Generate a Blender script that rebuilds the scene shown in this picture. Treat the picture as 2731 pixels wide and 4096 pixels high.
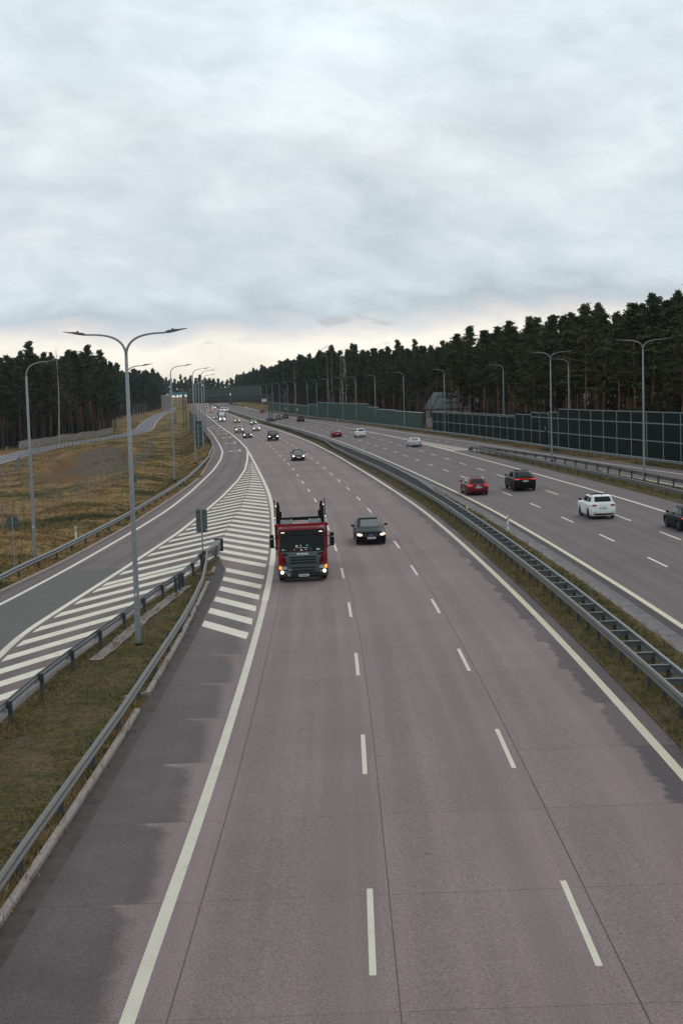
import bpy, bmesh, math, random
import numpy as np
from mathutils import Vector, Matrix
from mathutils.bvhtree import BVHTree
random.seed(7); RNG = np.random.default_rng(11)
for _o in list(bpy.data.objects): bpy.data.objects.remove(_o)
SC = bpy.context.scene
COL = SC.collection
R = math.radians

# ------------------------------------------------------------------ camera
CAM_H, PITCH, ROLL, FPX, SL = 9.66, 0.08914, 0.02967, 5613.9, 0.01239
PW, PH = 2731.0, 4096.0
cd = bpy.data.cameras.new('camera'); cam = bpy.data.objects.new('camera', cd); COL.objects.link(cam)
cd.sensor_fit = 'VERTICAL'; cd.sensor_height = 36; cd.lens = FPX / PH * 36
cd.clip_start = .5; cd.clip_end = 12000
_U = Vector((0, math.sin(PITCH), math.cos(PITCH))); _X = Vector((1, 0, 0)); _F = Vector((0, math.cos(PITCH), -math.sin(PITCH)))
_r = _X * math.cos(ROLL) - _U * math.sin(ROLL); _u = _X * math.sin(ROLL) + _U * math.cos(ROLL)
cam.matrix_world = Matrix(((_r.x, _u.x, -_F.x, 0), (_r.y, _u.y, -_F.y, 0), (_r.z, _u.z, -_F.z, CAM_H), (0, 0, 0, 1)))
SC.camera = cam

def at(px, py, z=0.0):
    """photo pixel -> point of the road plane (raised by z); returns x, y"""
    x = (px - PW / 2) / FPX; y = -(py - PH / 2) / FPX
    c, s = math.cos(ROLL), math.sin(ROLL)
    xr = x * c + y * s; yr = -x * s + y * c
    d = (xr, math.cos(PITCH) + yr * math.sin(PITCH), -math.sin(PITCH) + yr * math.cos(PITCH))
    t = -(CAM_H - z) / (d[2] - SL * d[0])
    return d[0] * t, d[1] * t

# ------------------------------------------------------------------ world, sun, exposure
SUN_EL, SUN_AZ = 38, 25
w = bpy.data.worlds.new('World'); SC.world = w; w.use_nodes = True
SC.view_settings.view_transform = 'Standard'; SC.view_settings.look = 'None'
SC.view_settings.exposure = 0.0; SC.view_settings.gamma = 1.0; SC.view_settings.use_curve_mapping = False

class NT:
    """small helper for writing node trees"""
    def __init__(s, tree): s.t = tree; s.n = tree.nodes; s.l = tree.links
    def new(s, typ, **kw):
        n = s.n.new(typ)
        for k, v in kw.items(): setattr(n, k, v)
        return n
    def put(s, sock, v):
        if v is None: return
        if isinstance(v, bpy.types.NodeSocket): s.l.new(v, sock)
        else:
            if sock.type == 'RGBA' and not isinstance(v, (int, float)) and len(v) == 3: v = (*v, 1)
            sock.default_value = v
    def m(s, op, a, b=None, c=None):
        n = s.new('ShaderNodeMath', operation=op)
        for i, v in enumerate((a, b, c)): s.put(n.inputs[i], v)
        return n.outputs[0]
    def sat(s, a):
        n = s.new('ShaderNodeClamp'); s.put(n.inputs[0], a); return n.outputs[0]
    def step(s, v, lo, hi, a=0.0, b=1.0):
        n = s.new('ShaderNodeMapRange', interpolation_type='SMOOTHSTEP')
        for i, x in enumerate((v, lo, hi, a, b)): s.put(n.inputs[i], x)
        return n.outputs[0]
    def lin(s, v, lo, hi, a=0.0, b=1.0):
        n = s.new('ShaderNodeMapRange')
        for i, x in enumerate((v, lo, hi, a, b)): s.put(n.inputs[i], x)
        return n.outputs[0]
    def xyz(s, x, y, z=0.0):
        n = s.new('ShaderNodeCombineXYZ')
        for i, v in enumerate((x, y, z)): s.put(n.inputs[i], v)
        return n.outputs[0]
    def sep(s, v):
        n = s.new('ShaderNodeSeparateXYZ'); s.put(n.inputs[0], v); return n.outputs
    def noise(s, vec, scale, detail=3.0, rough=.55, dist=0.0):
        n = s.new('ShaderNodeTexNoise'); s.put(n.inputs['Vector'], vec)
        n.inputs['Scale'].default_value = scale; n.inputs['Detail'].default_value = detail
        n.inputs['Roughness'].default_value = rough; n.inputs['Distortion'].default_value = dist
        return n.outputs[0]
    def white(s, vec):
        n = s.new('ShaderNodeTexWhiteNoise'); s.put(n.inputs[0], vec); return n.outputs[0]
    def voro(s, vec, scale):
        n = s.new('ShaderNodeTexVoronoi'); s.put(n.inputs['Vector'], vec); n.inputs['Scale'].default_value = scale
        return n.outputs
    def mix(s, f, a, b, op='MIX'):
        n = s.new('ShaderNodeMix', data_type='RGBA', blend_type=op)
        s.put(n.inputs[0], f); s.put(n.inputs[6], a); s.put(n.inputs[7], b); return n.outputs[2]
    def ramp(s, f, stops):
        n = s.new('ShaderNodeValToRGB'); s.put(n.inputs[0], f); cr = n.color_ramp
        while len(cr.elements) < len(stops): cr.elements.new(.5)
        for e, (p, c) in zip(cr.elements, stops): e.position = p; e.color = (*c, 1)
        return n.outputs[0]
    def uv(s, name):
        return s.new('ShaderNodeUVMap', uv_map=name).outputs[0]
    def obj(s): return s.new('ShaderNodeTexCoord').outputs['Object']
    def geo(s): return s.new('ShaderNodeNewGeometry').outputs['Position']
    def bump(s, h, strength, dist):
        n = s.new('ShaderNodeBump'); s.put(n.inputs['Height'], h); n.inputs['Strength'].default_value = strength
        n.inputs['Distance'].default_value = dist; return n.outputs[0]

def build_world():
    t = NT(w.node_tree); t.n.clear()
    out = t.new('ShaderNodeOutputWorld'); bg = t.new('ShaderNodeBackground'); bg.inputs[1].default_value = 1.0
    t.l.new(bg.outputs[0], out.inputs[0])
    sky = t.new('ShaderNodeTexSky', sky_type='NISHITA'); sky.sun_disc = False
    sky.sun_elevation = R(SUN_EL); sky.sun_rotation = R(SUN_AZ); sky.air_density = 1.5; sky.dust_density = 3
    d = t.new('ShaderNodeTexCoord').outputs['Generated']
    dx, dy, dz = t.sep(d)
    # cloud deck: soft tilted banks, flattened towards the horizon
    tl = t.m('ADD', dz, t.m('MULTIPLY', dx, .10))
    v1 = t.xyz(t.m('MULTIPLY', dx, 6.5), t.m('MULTIPLY', dy, 6.5), t.m('MULTIPLY', tl, 15.0))
    v2 = t.xyz(t.m('MULTIPLY', dx, 17.0), t.m('MULTIPLY', dy, 17.0), t.m('MULTIPLY', tl, 36.0))
    v3 = t.xyz(t.m('MULTIPLY', dx, 3.5), t.m('ADD', t.m('MULTIPLY', dy, 3.5), 4.7), t.m('MULTIPLY', tl, 7.0))
    n1 = t.noise(v1, 1.0, 5, .5, .25); n2 = t.noise(v2, 1.0, 8, .6, .3); n3 = t.noise(v3, 1.0, 3, .5, .3)
    elev = t.m('ADD', dz, t.m('MULTIPLY', t.m('SUBTRACT', n2, .5), .045))
    elev = t.m('ADD', elev, t.m('MULTIPLY', t.m('SUBTRACT', n1, .5), .05))
    e = t.m('DIVIDE', t.m('ADD', elev, .02), .32)
    base = t.ramp(e, [(0.0, (.90, .83, .69)), (.09, (1.04, .97, .81)), (.175, (1.04, .99, .88)), (.205, (.78, .77, .765)),
                      (.24, (.54, .625, .685)), (.30, (.65, .74, .795)), (.50, (.74, .82, .86)), (.72, (.78, .875, .915)), (1.0, (.77, .885, .935))])
    f1 = t.lin(n1, .32, .68, .91, 1.075); f2 = t.lin(n2, .32, .68, .905, 1.075); f3 = t.lin(n3, .3, .7, .95, 1.035)
    lum = t.m('MULTIPLY', t.m('MULTIPLY', f1, f2), f3)
    cloud = t.mix(1.0, base, t.xyz(t.m('POWER', lum, 1.12), lum, t.m('POWER', lum, .90)), 'MULTIPLY')
    warm = t.step(t.noise(t.xyz(t.m('MULTIPLY', dx, 5.0), t.m('MULTIPLY', dy, 5.0), t.m('ADD', t.m('MULTIPLY', tl, 16.0), 9.0)), 1.0, 3, .5), .5, .7)
    cloud = t.mix(t.m('MULTIPLY', warm, .35), cloud, t.mix(1.0, cloud, (1.06, .985, .965), 'MULTIPLY'))
    # thin small scud clouds in the bright strip above the trees
    scud = t.step(t.noise(t.xyz(t.m('MULTIPLY', dx, 26.0), t.m('MULTIPLY', dy, 26.0), t.m('MULTIPLY', dz, 95.0)), 1.0, 4, .5, .6), .60, .72)
    scud = t.m('MULTIPLY', scud, t.m('MULTIPLY', t.step(dz, .012, .03), t.step(dz, .07, .045)))
    cloud = t.mix(t.m('MULTIPLY', scud, .6), cloud, (.50, .50, .52))
    blue = t.mix(1.0, sky.outputs[0], (.10, .10, .10), 'MULTIPLY')
    mask = t.step(n1, .18, .3)
    colr = t.mix(mask, t.mix(.75, blue, (.62, .69, .74)), cloud)
    t.put(bg.inputs[0], colr)
build_world()

sl_ = bpy.data.lights.new('sun', 'SUN'); sl_.energy = .7; sl_.angle = R(25); sl_.color = (1, .96, .9)
sun = bpy.data.objects.new('sun', sl_); COL.objects.link(sun)
_sd = Vector((math.sin(R(SUN_AZ)) * math.cos(R(SUN_EL)), math.cos(R(SUN_AZ)) * math.cos(R(SUN_EL)), math.sin(R(SUN_EL))))
sun.rotation_euler = _sd.to_track_quat('Z', 'Y').to_euler(); sun.location = _sd * 300

# ------------------------------------------------------------------ materials
def material(name):
    mt = bpy.data.materials.new(name); mt.use_nodes = True
    t = NT(mt.node_tree); b = t.n['Principled BSDF']; return mt, t, b
_mc = {}
def M(name, col=(.5, .5, .5), rough=.6, metal=0.0, var=0.0, scale=3.0, emit=0.0, ecol=None, ior=None, bump=0.0, coat=0.0):
    if name in _mc: return _mc[name]
    mt, t, b = material(name)
    if var:
        n = t.noise(t.obj(), scale, 4, .6)
        f = t.lin(n, .25, .75, 1 - var, 1 + var)
        t.put(b.inputs['Base Color'], t.mix(1.0, col, t.xyz(f, f, f), 'MULTIPLY'))
        if bump: t.put(b.inputs['Normal'], t.bump(n, bump, .02))
    else: t.put(b.inputs['Base Color'], col)
    b.inputs['Roughness'].default_value = rough; b.inputs['Metallic'].default_value = metal
    if ior: b.inputs['IOR'].default_value = ior
    if coat: b.inputs['Coat Weight'].default_value = coat; b.inputs['Coat Roughness'].default_value = .06
    if emit:
        t.put(b.inputs['Emission Color'], ecol or col); b.inputs['Emission Strength'].default_value = emit
    _mc[name] = mt; return mt
def paint(name, col, rough=.4):
    mt = M('paint_' + name, col, rough, 0.0, var=.06, scale=1.5, coat=.4); b = mt.node_tree.nodes['Principled BSDF']
    b.inputs['Specular IOR Level'].default_value = .1; b.inputs['Coat IOR'].default_value = 1.33; return mt

STEEL = M('galvanised_steel', (.135, .142, .147), .6, .2, var=.16, scale=9)
STEEL_OLD = M('weathered_steel', (.115, .108, .104), .65, .2, var=.2, scale=7)
STEEL_DARK = M('dark_post_steel', (.055, .06, .065), .65, .2, var=.2, scale=9)
POLE = M('grey_pole_steel', (.23, .245, .255), .6, .25, var=.3, scale=14)
LAMP_DARK = M('dark_lamp_housing', (.055, .05, .05), .45)
GLASS = M('tinted_glass', (.03, .038, .037), .05, 0, ior=2.0)
GLASS_DARK = M('dark_glass', (.006, .008, .008), .08, 0, ior=1.4)
RUBBER = M('tyre_rubber', (.018, .018, .018), .85)
RIM = M('alloy_rim', (.30, .30, .31), .35, .8)
RIM_DARK = M('dark_alloy_rim', (.04, .04, .042), .4, .5)
BLACKP = M('black_plastic', (.006, .006, .0065), .6)
BLACKP.node_tree.nodes['Principled BSDF'].inputs['Specular IOR Level'].default_value = .2
UNDER = M('underbody', (.006, .006, .006), .9)
CHROME = M('chrome', (.55, .55, .56), .18, 1.0)
PLATE = M('plate_white', (.72, .72, .70), .45)
PLATE_BLUE = M('plate_blue', (.02, .08, .35), .45)
GLASS_DARK.node_tree.nodes['Principled BSDF'].inputs['Specular IOR Level'].default_value = .3
INK = M('plate_ink', (.012, .012, .014), .5)
HEAD_ON = M('lit_headlamp', (1, .9, .75), .2, emit=7, ecol=(1, .85, .62))
HEAD_DIM = M('lit_side_lamp', (1, .9, .75), .2, emit=1.6, ecol=(1, .62, .32))
HEAD_OFF = M('clear_lamp', (.42, .43, .44), .12, .2, ior=1.8)
TAIL = M('tail_lamp_red', (.30, .006, .008), .2, coat=.6)
TAIL_ON = M('lit_tail_lamp', (.8, .02, .015), .25, emit=.95, ecol=(1, .04, .025))
AMBER = M('amber_lamp', (.8, .22, .02), .25, emit=1.4, ecol=(1, .3, .05))
CONC = M('kerb_concrete', (.25, .205, .185), .85, var=.22, scale=5, bump=.3)
CONC_GUT = M('gutter_concrete', (.105, .084, .088), .62, var=.45, scale=1.6)
CONC_GUT.node_tree.nodes['Principled BSDF'].inputs['Specular IOR Level'].default_value = .2
WHITEP = M('white_plastic', (.70, .68, .64), .5)
REDREF = M('red_reflector', (.36, .008, .012), .35)
SIGN_BACK = M('sign_back_grey', (.085, .098, .096), .55, .3, var=.1, scale=4)
WOODPOST = M('weathered_fence_post', (.16, .155, .15), .8, var=.25, scale=6)
WIRE = M('fence_wire', (.12, .115, .11), .6, .3)
BARK = None

# ------------------------------------------------------------------ mesh helpers
class MB:
    def __init__(s): s.v = []; s.f = []; s.uv = None
    def add(s, vs, fs):
        o = len(s.v); s.v.extend([tuple(p) for p in vs]); s.f.extend([tuple(i + o for i in f) for f in fs]); return s
    def box(s, c, d, rz=0.0, rx=0.0):
        x, y, z = d[0] / 2, d[1] / 2, d[2] / 2
        vs = [(a * x, b * y, q * z) for a in (-1, 1) for b in (-1, 1) for q in (-1, 1)]
        mt = Matrix.Rotation(rz, 3, 'Z') @ Matrix.Rotation(rx, 3, 'X')
        vs = [tuple(mt @ Vector(p) + Vector(c)) for p in vs]
        return s.add(vs, [(0, 1, 3, 2), (4, 6, 7, 5), (0, 4, 5, 1), (2, 3, 7, 6), (0, 2, 6, 4), (1, 5, 7, 3)])
    def tube(s, pts, rad, n=8, cap=True):
        pts = [Vector(p) for p in pts]
        if not isinstance(rad, (list, tuple)): rad = [rad] * len(pts)
        rings = []; up = None
        for i, p in enumerate(pts):
            d = (pts[min(i + 1, len(pts) - 1)] - pts[max(i - 1, 0)]).normalized()
            if up is None: up = Vector((1, 0, 0)) if abs(d.x) < .8 else Vector((0, 1, 0))
            a = (up - d * up.dot(d)).normalized(); b = d.cross(a); up = a
            rings.append([p + (a * math.cos(2 * math.pi * k / n) + b * math.sin(2 * math.pi * k / n)) * rad[i] for k in range(n)])
        vs = [q for r_ in rings for q in r_]; fs = []
        for i in range(len(rings) - 1):
            for k in range(n):
                a, b = i * n + k, i * n + (k + 1) % n; fs.append((a, b, b + n, a + n))
        if cap: fs.append(tuple(range(n))[::-1]); fs.append(tuple((len(rings) - 1) * n + k for k in range(n)))
        return s.add(vs, fs)
    def bar(s, a, b, wd, ht):
        a, b = Vector(a), Vector(b); d = (b - a).normalized()
        u = Vector((0, 0, 1)) if abs(d.z) < .9 else Vector((0, 1, 0))
        x = d.cross(u).normalized() * wd / 2; z = x.cross(d).normalized() * ht / 2
        vs = [p + i * x + j * z for p in (a, b) for i, j in ((-1, -1), (1, -1), (1, 1), (-1, 1))]
        return s.add(vs, [(3, 2, 1, 0), (4, 5, 6, 7), (0, 1, 5, 4), (1, 2, 6, 5), (2, 3, 7, 6), (3, 0, 4, 7)])
    def prism(s, poly, y0, y1, axis='y'):
        n = len(poly)
        def P(p, q): return {'y': (p[0], q, p[1]), 'x': (q, p[0], p[1]), 'z': (p[0], p[1], q)}[axis]
        vs = [P(p, y0) for p in poly] + [P(p, y1) for p in poly]
        fs = [tuple(range(n)), tuple(range(2 * n - 1, n - 1, -1))] + [(i, i + n, (i + 1) % n + n, (i + 1) % n) for i in range(n)]
        return s.add(vs, fs)
    def disc(s, c, r, depth, axis='y', n=20):
        return s.prism([(c[0] * (axis != 'x') + c[1] * (axis == 'x') + r * math.cos(2 * math.pi * k / n),
                         (c[1] if axis == 'z' else c[2]) + r * math.sin(2 * math.pi * k / n)) for k in range(n)],
                       {'y': c[1], 'x': c[0], 'z': c[2]}[axis] - depth / 2, {'y': c[1], 'x': c[0], 'z': c[2]}[axis] + depth / 2, axis)
    def sweep(s, path, prof, closed=False):
        """path: (x, y, z) points, prof: (right, up) offsets, kept upright"""
        n = len(prof); vs = []
        for i, p in enumerate(path):
            a, b = path[max(i - 1, 0)], path[min(i + 1, len(path) - 1)]
            dx, dy = b[0] - a[0], b[1] - a[1]; l = math.hypot(dx, dy); rx, ry = dy / l, -dx / l
            vs += [(p[0] + rx * q[0], p[1] + ry * q[0], p[2] + q[1]) for q in prof]
        fs = []
        for i in range(len(path) - 1):
            for k in range(n if closed else n - 1):
                k2 = (k + 1) % n; fs.append((i * n + k, i * n + k2, (i + 1) * n + k2, (i + 1) * n + k))
        if closed: fs.append(tuple(range(n))); fs.append(tuple((len(path) - 1) * n + k for k in range(n))[::-1])
        return s.add(vs, fs)
    def build(s, name, mt, parent=None, smooth=False, recalc=True):
        me = bpy.data.meshes.new(name); me.from_pydata(s.v, [], s.f)
        if recalc and len(s.f) < 60000:
            bm = bmesh.new(); bm.from_mesh(me); bmesh.ops.recalc_face_normals(bm, faces=bm.faces); bm.to_mesh(me); bm.free()
        return link(name, me, mt, parent, smooth)
def link(name, me, mt, parent=None, smooth=False):
    if mt is not None: me.materials.append(mt)
    if smooth: me.polygons.foreach_set('use_smooth', [True] * len(me.polygons))
    o = bpy.data.objects.new(name, me); COL.objects.link(o)
    if parent is not None: o.parent = parent
    return o
def tag(o, label=None, cat=None, group=None, kind=None):
    if label: o['label'] = label
    if cat: o['category'] = cat
    if group: o['group'] = group
    if kind: o['kind'] = kind
    return o
def empty(name, loc=(0, 0, 0), rz=0.0, label=None, cat=None, group=None, roll=False):
    o = bpy.data.objects.new(name, None); COL.objects.link(o); o.empty_display_size = .3
    mt = Matrix.Rotation(rz, 4, 'Z')
    if roll: mt = Matrix.Rotation(-math.atan(SL), 4, 'Y') @ mt
    o.matrix_world = Matrix.Translation(loc) @ mt
    return tag(o, label, cat, group)
def mesh_np(name, V, F, mt, parent=None, smooth=False):
    V = np.asarray(V, np.float32); F = np.asarray(F, np.int32)
    me = bpy.data.meshes.new(name); k = F.shape[1]
    me.vertices.add(len(V)); me.vertices.foreach_set('co', V.ravel())
    me.loops.add(F.size); me.loops.foreach_set('vertex_index', F.ravel())
    me.polygons.add(len(F)); me.polygons.foreach_set('loop_start', np.arange(0, F.size, k, dtype=np.int32))
    me.update(calc_edges=True)
    return link(name, me, mt, parent, smooth)
_tx = {}
def text_verts(txt, size, bold=0.0):
    cu = bpy.data.curves.new('t', 'FONT'); cu.body = txt; cu.size = size; cu.align_x = 'CENTER'; cu.align_y = 'CENTER'; cu.offset = bold
    ob = bpy.data.objects.new('t', cu); COL.objects.link(ob)
    dg = bpy.context.evaluated_depsgraph_get(); me = bpy.data.meshes.new_from_object(ob.evaluated_get(dg))
    vs = [tuple(v.co) for v in me.vertices]; fs = [tuple(p.vertices) for p in me.polygons]
    bpy.data.objects.remove(ob); bpy.data.curves.remove(cu); bpy.data.meshes.remove(me)
    return vs, fs

# ------------------------------------------------------------------ road lines in plan, x as a function of y
def curve(pts, smooth=6.0):
    ys = np.arange(-60, 2400, 1.0); p = np.array(pts, float)
    # linear beyond the ends
    y, x = p[:, 0], p[:, 1]
    m1 = (x[-1] - x[-2]) / (y[-1] - y[-2]); m0 = (x[1] - x[0]) / (y[1] - y[0])
    v = np.interp(ys, y, x); v = np.where(ys > y[-1], x[-1] + m1 * (ys - y[-1]), v); v = np.where(ys < y[0], x[0] + m0 * (ys - y[0]), v)
    if smooth:
        sg = np.where(ys < 300, smooth, np.minimum(smooth + (ys - 300) * .12, 45)); out = v.copy()
        for s_ in sorted(set(np.round(sg))):
            r_ = int(3 * s_) + 1; k = np.exp(-.5 * (np.arange(-r_, r_ + 1) / s_) ** 2); k /= k.sum()
            pad = np.concatenate([v[0] + (v[1] - v[0]) * np.arange(-r_, 0), v, v[-1] + (v[-1] - v[-2]) * np.arange(1, r_ + 1)])
            c = np.convolve(pad, k, 'valid'); sel = np.round(sg) == s_; out[sel] = c[sel]
        v = out
    return lambda q: np.interp(q, ys, v)
xR = curve([(0, 8.0), (20, 8.0), (32, 8.02), (45, 8.0), (61, 7.8), (84, 7.15), (106, 6.25), (124, 5.1), (151, 3.2), (200, -.6), (245, -4.6), (290, -9.3), (344, -15.6), (391, -21.6), (440, -27.9), (552, -41.0), (679, -55.5), (916, -81.5), (1226, -113)])
xL = curve([(0, -3.65), (21, -3.57), (31, -3.42), (40, -3.42), (55, -3.5), (68, -3.68), (77, -3.9), (83, -4.1), (93, -4.5), (109, -5.3), (118, -5.85), (131.6, -6.75), (156, -8.75), (192, -11.8), (236, -15.6), (276, -19.7), (326, -25.3), (408, -34.9), (440, -38.4), (558, -51.6), (688, -66.5), (916, -92), (1226, -124)])
d1 = curve([(0, .1), (24, .3), (36, .43), (48, .41), (60, .27), (72, 0), (84, -.4), (96, -.93), (108, -1.52), (120, -2.15), (132, -2.98), (144, -3.85), (170, -5.75), (200, -8.2), (245, -12.2), (290, -16.9), (344, -23.2), (391, -29.2), (440, -35.4), (552, -48.5), (679, -63), (916, -89)])
d2 = lambda y: d1(y) + 3.72
oL = lambda y: xR(y) + 4.95
oA = lambda y: oL(y) + 3.68
oB = lambda y: oL(y) + 7.38
oR = lambda y: oL(y) + 11.05
xkerb = curve([(0, -22), (40, -19.5), (70, -17.3), (82, -16.4), (103, -15.65), (131, -15.5), (158, -15.8), (170, -16.5), (198, -18.2), (232, -20.6), (256, -23.0), (300, -28.0), (347, -33.4), (411, -41), (558, -56), (688, -70.5), (916, -96), (1226, -128)], 3)
rout = curve([(40, -18.5), (66, -16.35), (79, -15.6), (98, -14.9), (114, -14.5), (123, -14.5), (142, -14.8), (173, -15.65), (199, -16.9), (225, -18.7), (259, -22.1), (326, -29.3), (377, -35.2)], 5)
rin = curve([(30, -12.3), (45, -12.8), (52.5, -13.15), (57.5, -13.4), (65.7, -12.95), (80, -12.2), (97, -11.4), (113, -11.1), (130, -10.95), (152, -11.1), (172, -11.65), (196, -12.9), (221, -14.45), (233, -15.4)], 2)
cmid = curve([(82, -7.3), (92, -7.95), (105, -8.25), (119, -8.45), (132, -8.85), (147, -9.55), (158, -10.0), (171, -10.9), (188, -11.95), (210, -13.4), (240, -16.0), (276, -19.7), (326, -25.3), (408, -34.9), (440, -38.4), (558, -51.6), (688, -66.5), (916, -92), (1226, -124)], 3)
gR = curve([(0, -6.75), (25, -6.5), (30, -6.42), (41, -6.32), (55, -6.42), (63, -6.6), (71, -6.8), (76.5, -6.95), (82, -7.3)], 2)      # kerb by the gore
xw = curve([(20, 52), (60, 46.5), (100, 40.2), (120, 37.0), (141, 33.8), (151, 32.4), (161, 30.9), (172, 29.3), (181, 28.2), (210, 24.8), (236, 21.6), (264, 17.6), (300, 12.6), (350, 5.4), (400, -2.6), (450, -10.2), (560, -24), (700, -40.5), (1000, -74), (1300, -105)], 6)
xExL = curve([(60, 36.6), (118, 28.9), (143, 26.4), (155, 24.6), (185, 20.4), (200, 18.4), (216, 16.2), (247, 12.1), (289, 6.4), (300, 4.9)], 4)
xExR = lambda y: xw(y) - 2.6
isF = curve([(40, 29), (80, 27.3), (106, 25.8), (118, 25.05), (129, 24.15), (141, 23.15), (149, 22.4), (170, 20.5), (194, 18.15)], 4)
isB = curve([(40, 36.5), (80, 32.6), (117.5, 28.0), (129, 27.05), (142, 26.05), (150, 25.15), (163, 23.6), (180, 20.7), (194, 18.35)], 4)
def zz(x): return SL * x
def slope(f, y): return float((f(y + 1) - f(y - 1)) / 2)

def sheet(name, xa, xb, ys, z, mt, refs=None, cols=2, kind='structure', crown=None):
    """a strip of ground between two lines; uv maps hold metres off a reference line and along the road"""
    V = []; n = cols
    for y in ys:
        a, b = float(xa(y)), float(xb(y))
        for k in range(n):
            x = a + (b - a) * k / (n - 1); V.append((x, y, zz(x) + z + (crown(k / (n - 1), y) if crown else 0)))
    F = [(i * n + k, i * n + k + 1, (i + 1) * n + k + 1, (i + 1) * n + k) for i in range(len(ys) - 1) for k in range(n - 1)]
    o = mesh_np(name, V, F, mt)
    for nm, rf in (refs or {}).items():
        l = o.data.uv_layers.new(name=nm); vi = np.zeros(len(o.data.loops), np.int32); o.data.loops.foreach_get('vertex_index', vi)
        A = np.array(V); u = A[:, 0] - rf(A[:, 1]); l.data.foreach_set('uv', np.stack([u[vi], A[vi, 1]], 1).astype(np.float32).ravel())
    return tag(o, kind=kind)
def steps(y0, y1, near=1.5):
    ys = [y0]
    while ys[-1] < y1: ys.append(min(y1, ys[-1] + max(near, (ys[-1] - 60) * .02)))
    return ys

# ------------------------------------------------------------------ road materials
def speckle(t, p, c, amt=.52):
    n = t.noise(p, 24.0, 4, .8); f = t.lin(n, .3, .7, 1 - amt, 1 + amt)
    c = t.mix(1.0, c, t.xyz(f, f, f), 'MULTIPLY')
    vo = t.voro(p, 9.0); dots = t.m('MULTIPLY', t.step(vo[0], .16, .08), t.m('GREATER_THAN', t.white(t.xyz(*[t.m('FLOOR', t.m('MULTIPLY', q, 9.0)) for q in t.sep(p)])), .62))
    return t.mix(t.m('MULTIPLY', dots, .35), c, (.38, .36, .36))
def mat_main():
    mt, t, b = material('exposed_aggregate_concrete')
    u, v, _ = t.sep(t.uv('ref')); u2 = t.sep(t.uv('edge'))[0]; p = t.geo()
    c = t.mix(t.noise(p, .11, 4, .6), (.164, .118, .116), (.246, .185, .181))
    st = t.noise(t.xyz(t.m('MULTIPLY', u, 1.7), t.m('MULTIPLY', v, .045)), 1.0, 4, .6)
    f = t.lin(st, .25, .75, .86, 1.12); c = t.mix(1.0, c, t.xyz(f, f, f), 'MULTIPLY')
    # two wheel tracks per lane, polished a little darker
    lane = t.m('FRACT', t.m('DIVIDE', t.m('ADD', u, 7.55), 3.72))
    tr = t.m('COSINE', t.m('MULTIPLY', t.m('SUBTRACT', lane, .26), 4 * math.pi)); tr = t.m('MULTIPLY', t.step(tr, .1, 1.0), t.lin(st, .3, .7, .04, .26))
    c = t.mix(tr, c, (.09, .07, .073))
    joint = t.m('ADD', t.m('DIVIDE', t.m('SUBTRACT', v, 20.85 - .012), 5.03), t.m('MULTIPLY', u, .0022)); fr = t.m('FRACT', joint)
    slab = t.white(t.xyz(t.m('FLOOR', joint), t.m('FLOOR', t.m('DIVIDE', t.m('ADD', u, 7.3), 3.72))))
    f = t.lin(slab, 0, 1, .95, 1.045); c = t.mix(1.0, c, t.xyz(f, f, f), 'MULTIPLY')
    # damp, dark hard shoulder: its edge steps back at every slab joint
    wob = t.m('MULTIPLY', t.m('SUBTRACT', t.noise(p, 1.6, 5, .65), .5), .55)
    wedge = t.m('MULTIPLY', t.m('POWER', t.lin(fr, .80, 1.0, 0, 1.0), 2.2), t.lin(t.noise(p, .9, 3, .5), .35, .65, .35, 1.15))
    thr = t.m('SUBTRACT', t.m('ADD', wob, -.42), wedge)
    thr = t.m('SUBTRACT', thr, t.m('MULTIPLY', t.step(fr, .0, .9), .25))
    damp = t.m('MULTIPLY', t.step(t.m('SUBTRACT', u2, thr), .24, -.20), t.step(v, 85, 50))
    damp = t.m('MULTIPLY', damp, t.lin(t.noise(p, .5, 3), .3, .7, .75, 1.0))
    c = t.mix(t.m('MULTIPLY', damp, t.step(v, 80, 30, .62, .82)), c, (.050, .038, .039))
    wob2 = t.m('MULTIPLY', t.m('SUBTRACT', t.noise(p, .55, 6, .7), .5), 1.3)
    thr2 = t.m('ADD', t.m('MULTIPLY', fr, .17), t.m('ADD', wob2, -.80))
    damp2 = t.m('MULTIPLY', t.step(t.m('SUBTRACT', u, thr2), -.06, .12), t.step(v, 330, 200))
    damp2 = t.m('MULTIPLY', damp2, t.lin(t.white(t.xyz(t.m('FLOOR', joint), 3.0)), 0, 1, .5, .85))
    c = t.mix(damp2, c, (.062, .052, .056))
    dist = t.m('MULTIPLY', t.m('MINIMUM', fr, t.m('SUBTRACT', 1.0, fr)), 5.03)
    jt = t.m('MULTIPLY', t.step(dist, .018, .006), t.lin(slab, 0, 1, .35, .9))
    for uj, wd in ((-7.32, .004), (-3.62, .007)):
        jt = t.m('MAXIMUM', jt, t.step(t.m('ABSOLUTE', t.m('SUBTRACT', u, uj)), wd + .01, wd))
    jt = t.m('MAXIMUM', jt, t.m('MULTIPLY', t.step(t.m('ABSOLUTE', t.m('SUBTRACT', u2, .62)), .022, .010), .7))
    c = t.mix(t.m('MULTIPLY', jt, .8), c, (.03, .024, .025))
    vo_ = t.voro(p, .55); spot = t.m('MULTIPLY', t.step(t.m('ADD', vo_[0], t.m('MULTIPLY', t.noise(p, 9.0, 3), .05)), .085, .04), t.m('GREATER_THAN', t.sep(vo_[1])[0], .72)); c = t.mix(t.m('MULTIPLY', spot, .5), c, (.05, .045, .045))
    c = speckle(t, p, c); t.put(b.inputs['Base Color'], c); b.inputs['Specular IOR Level'].default_value = .12
    t.put(b.inputs['Roughness'], t.m('SUBTRACT', .82, t.m('MULTIPLY', damp, .22)))
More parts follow.
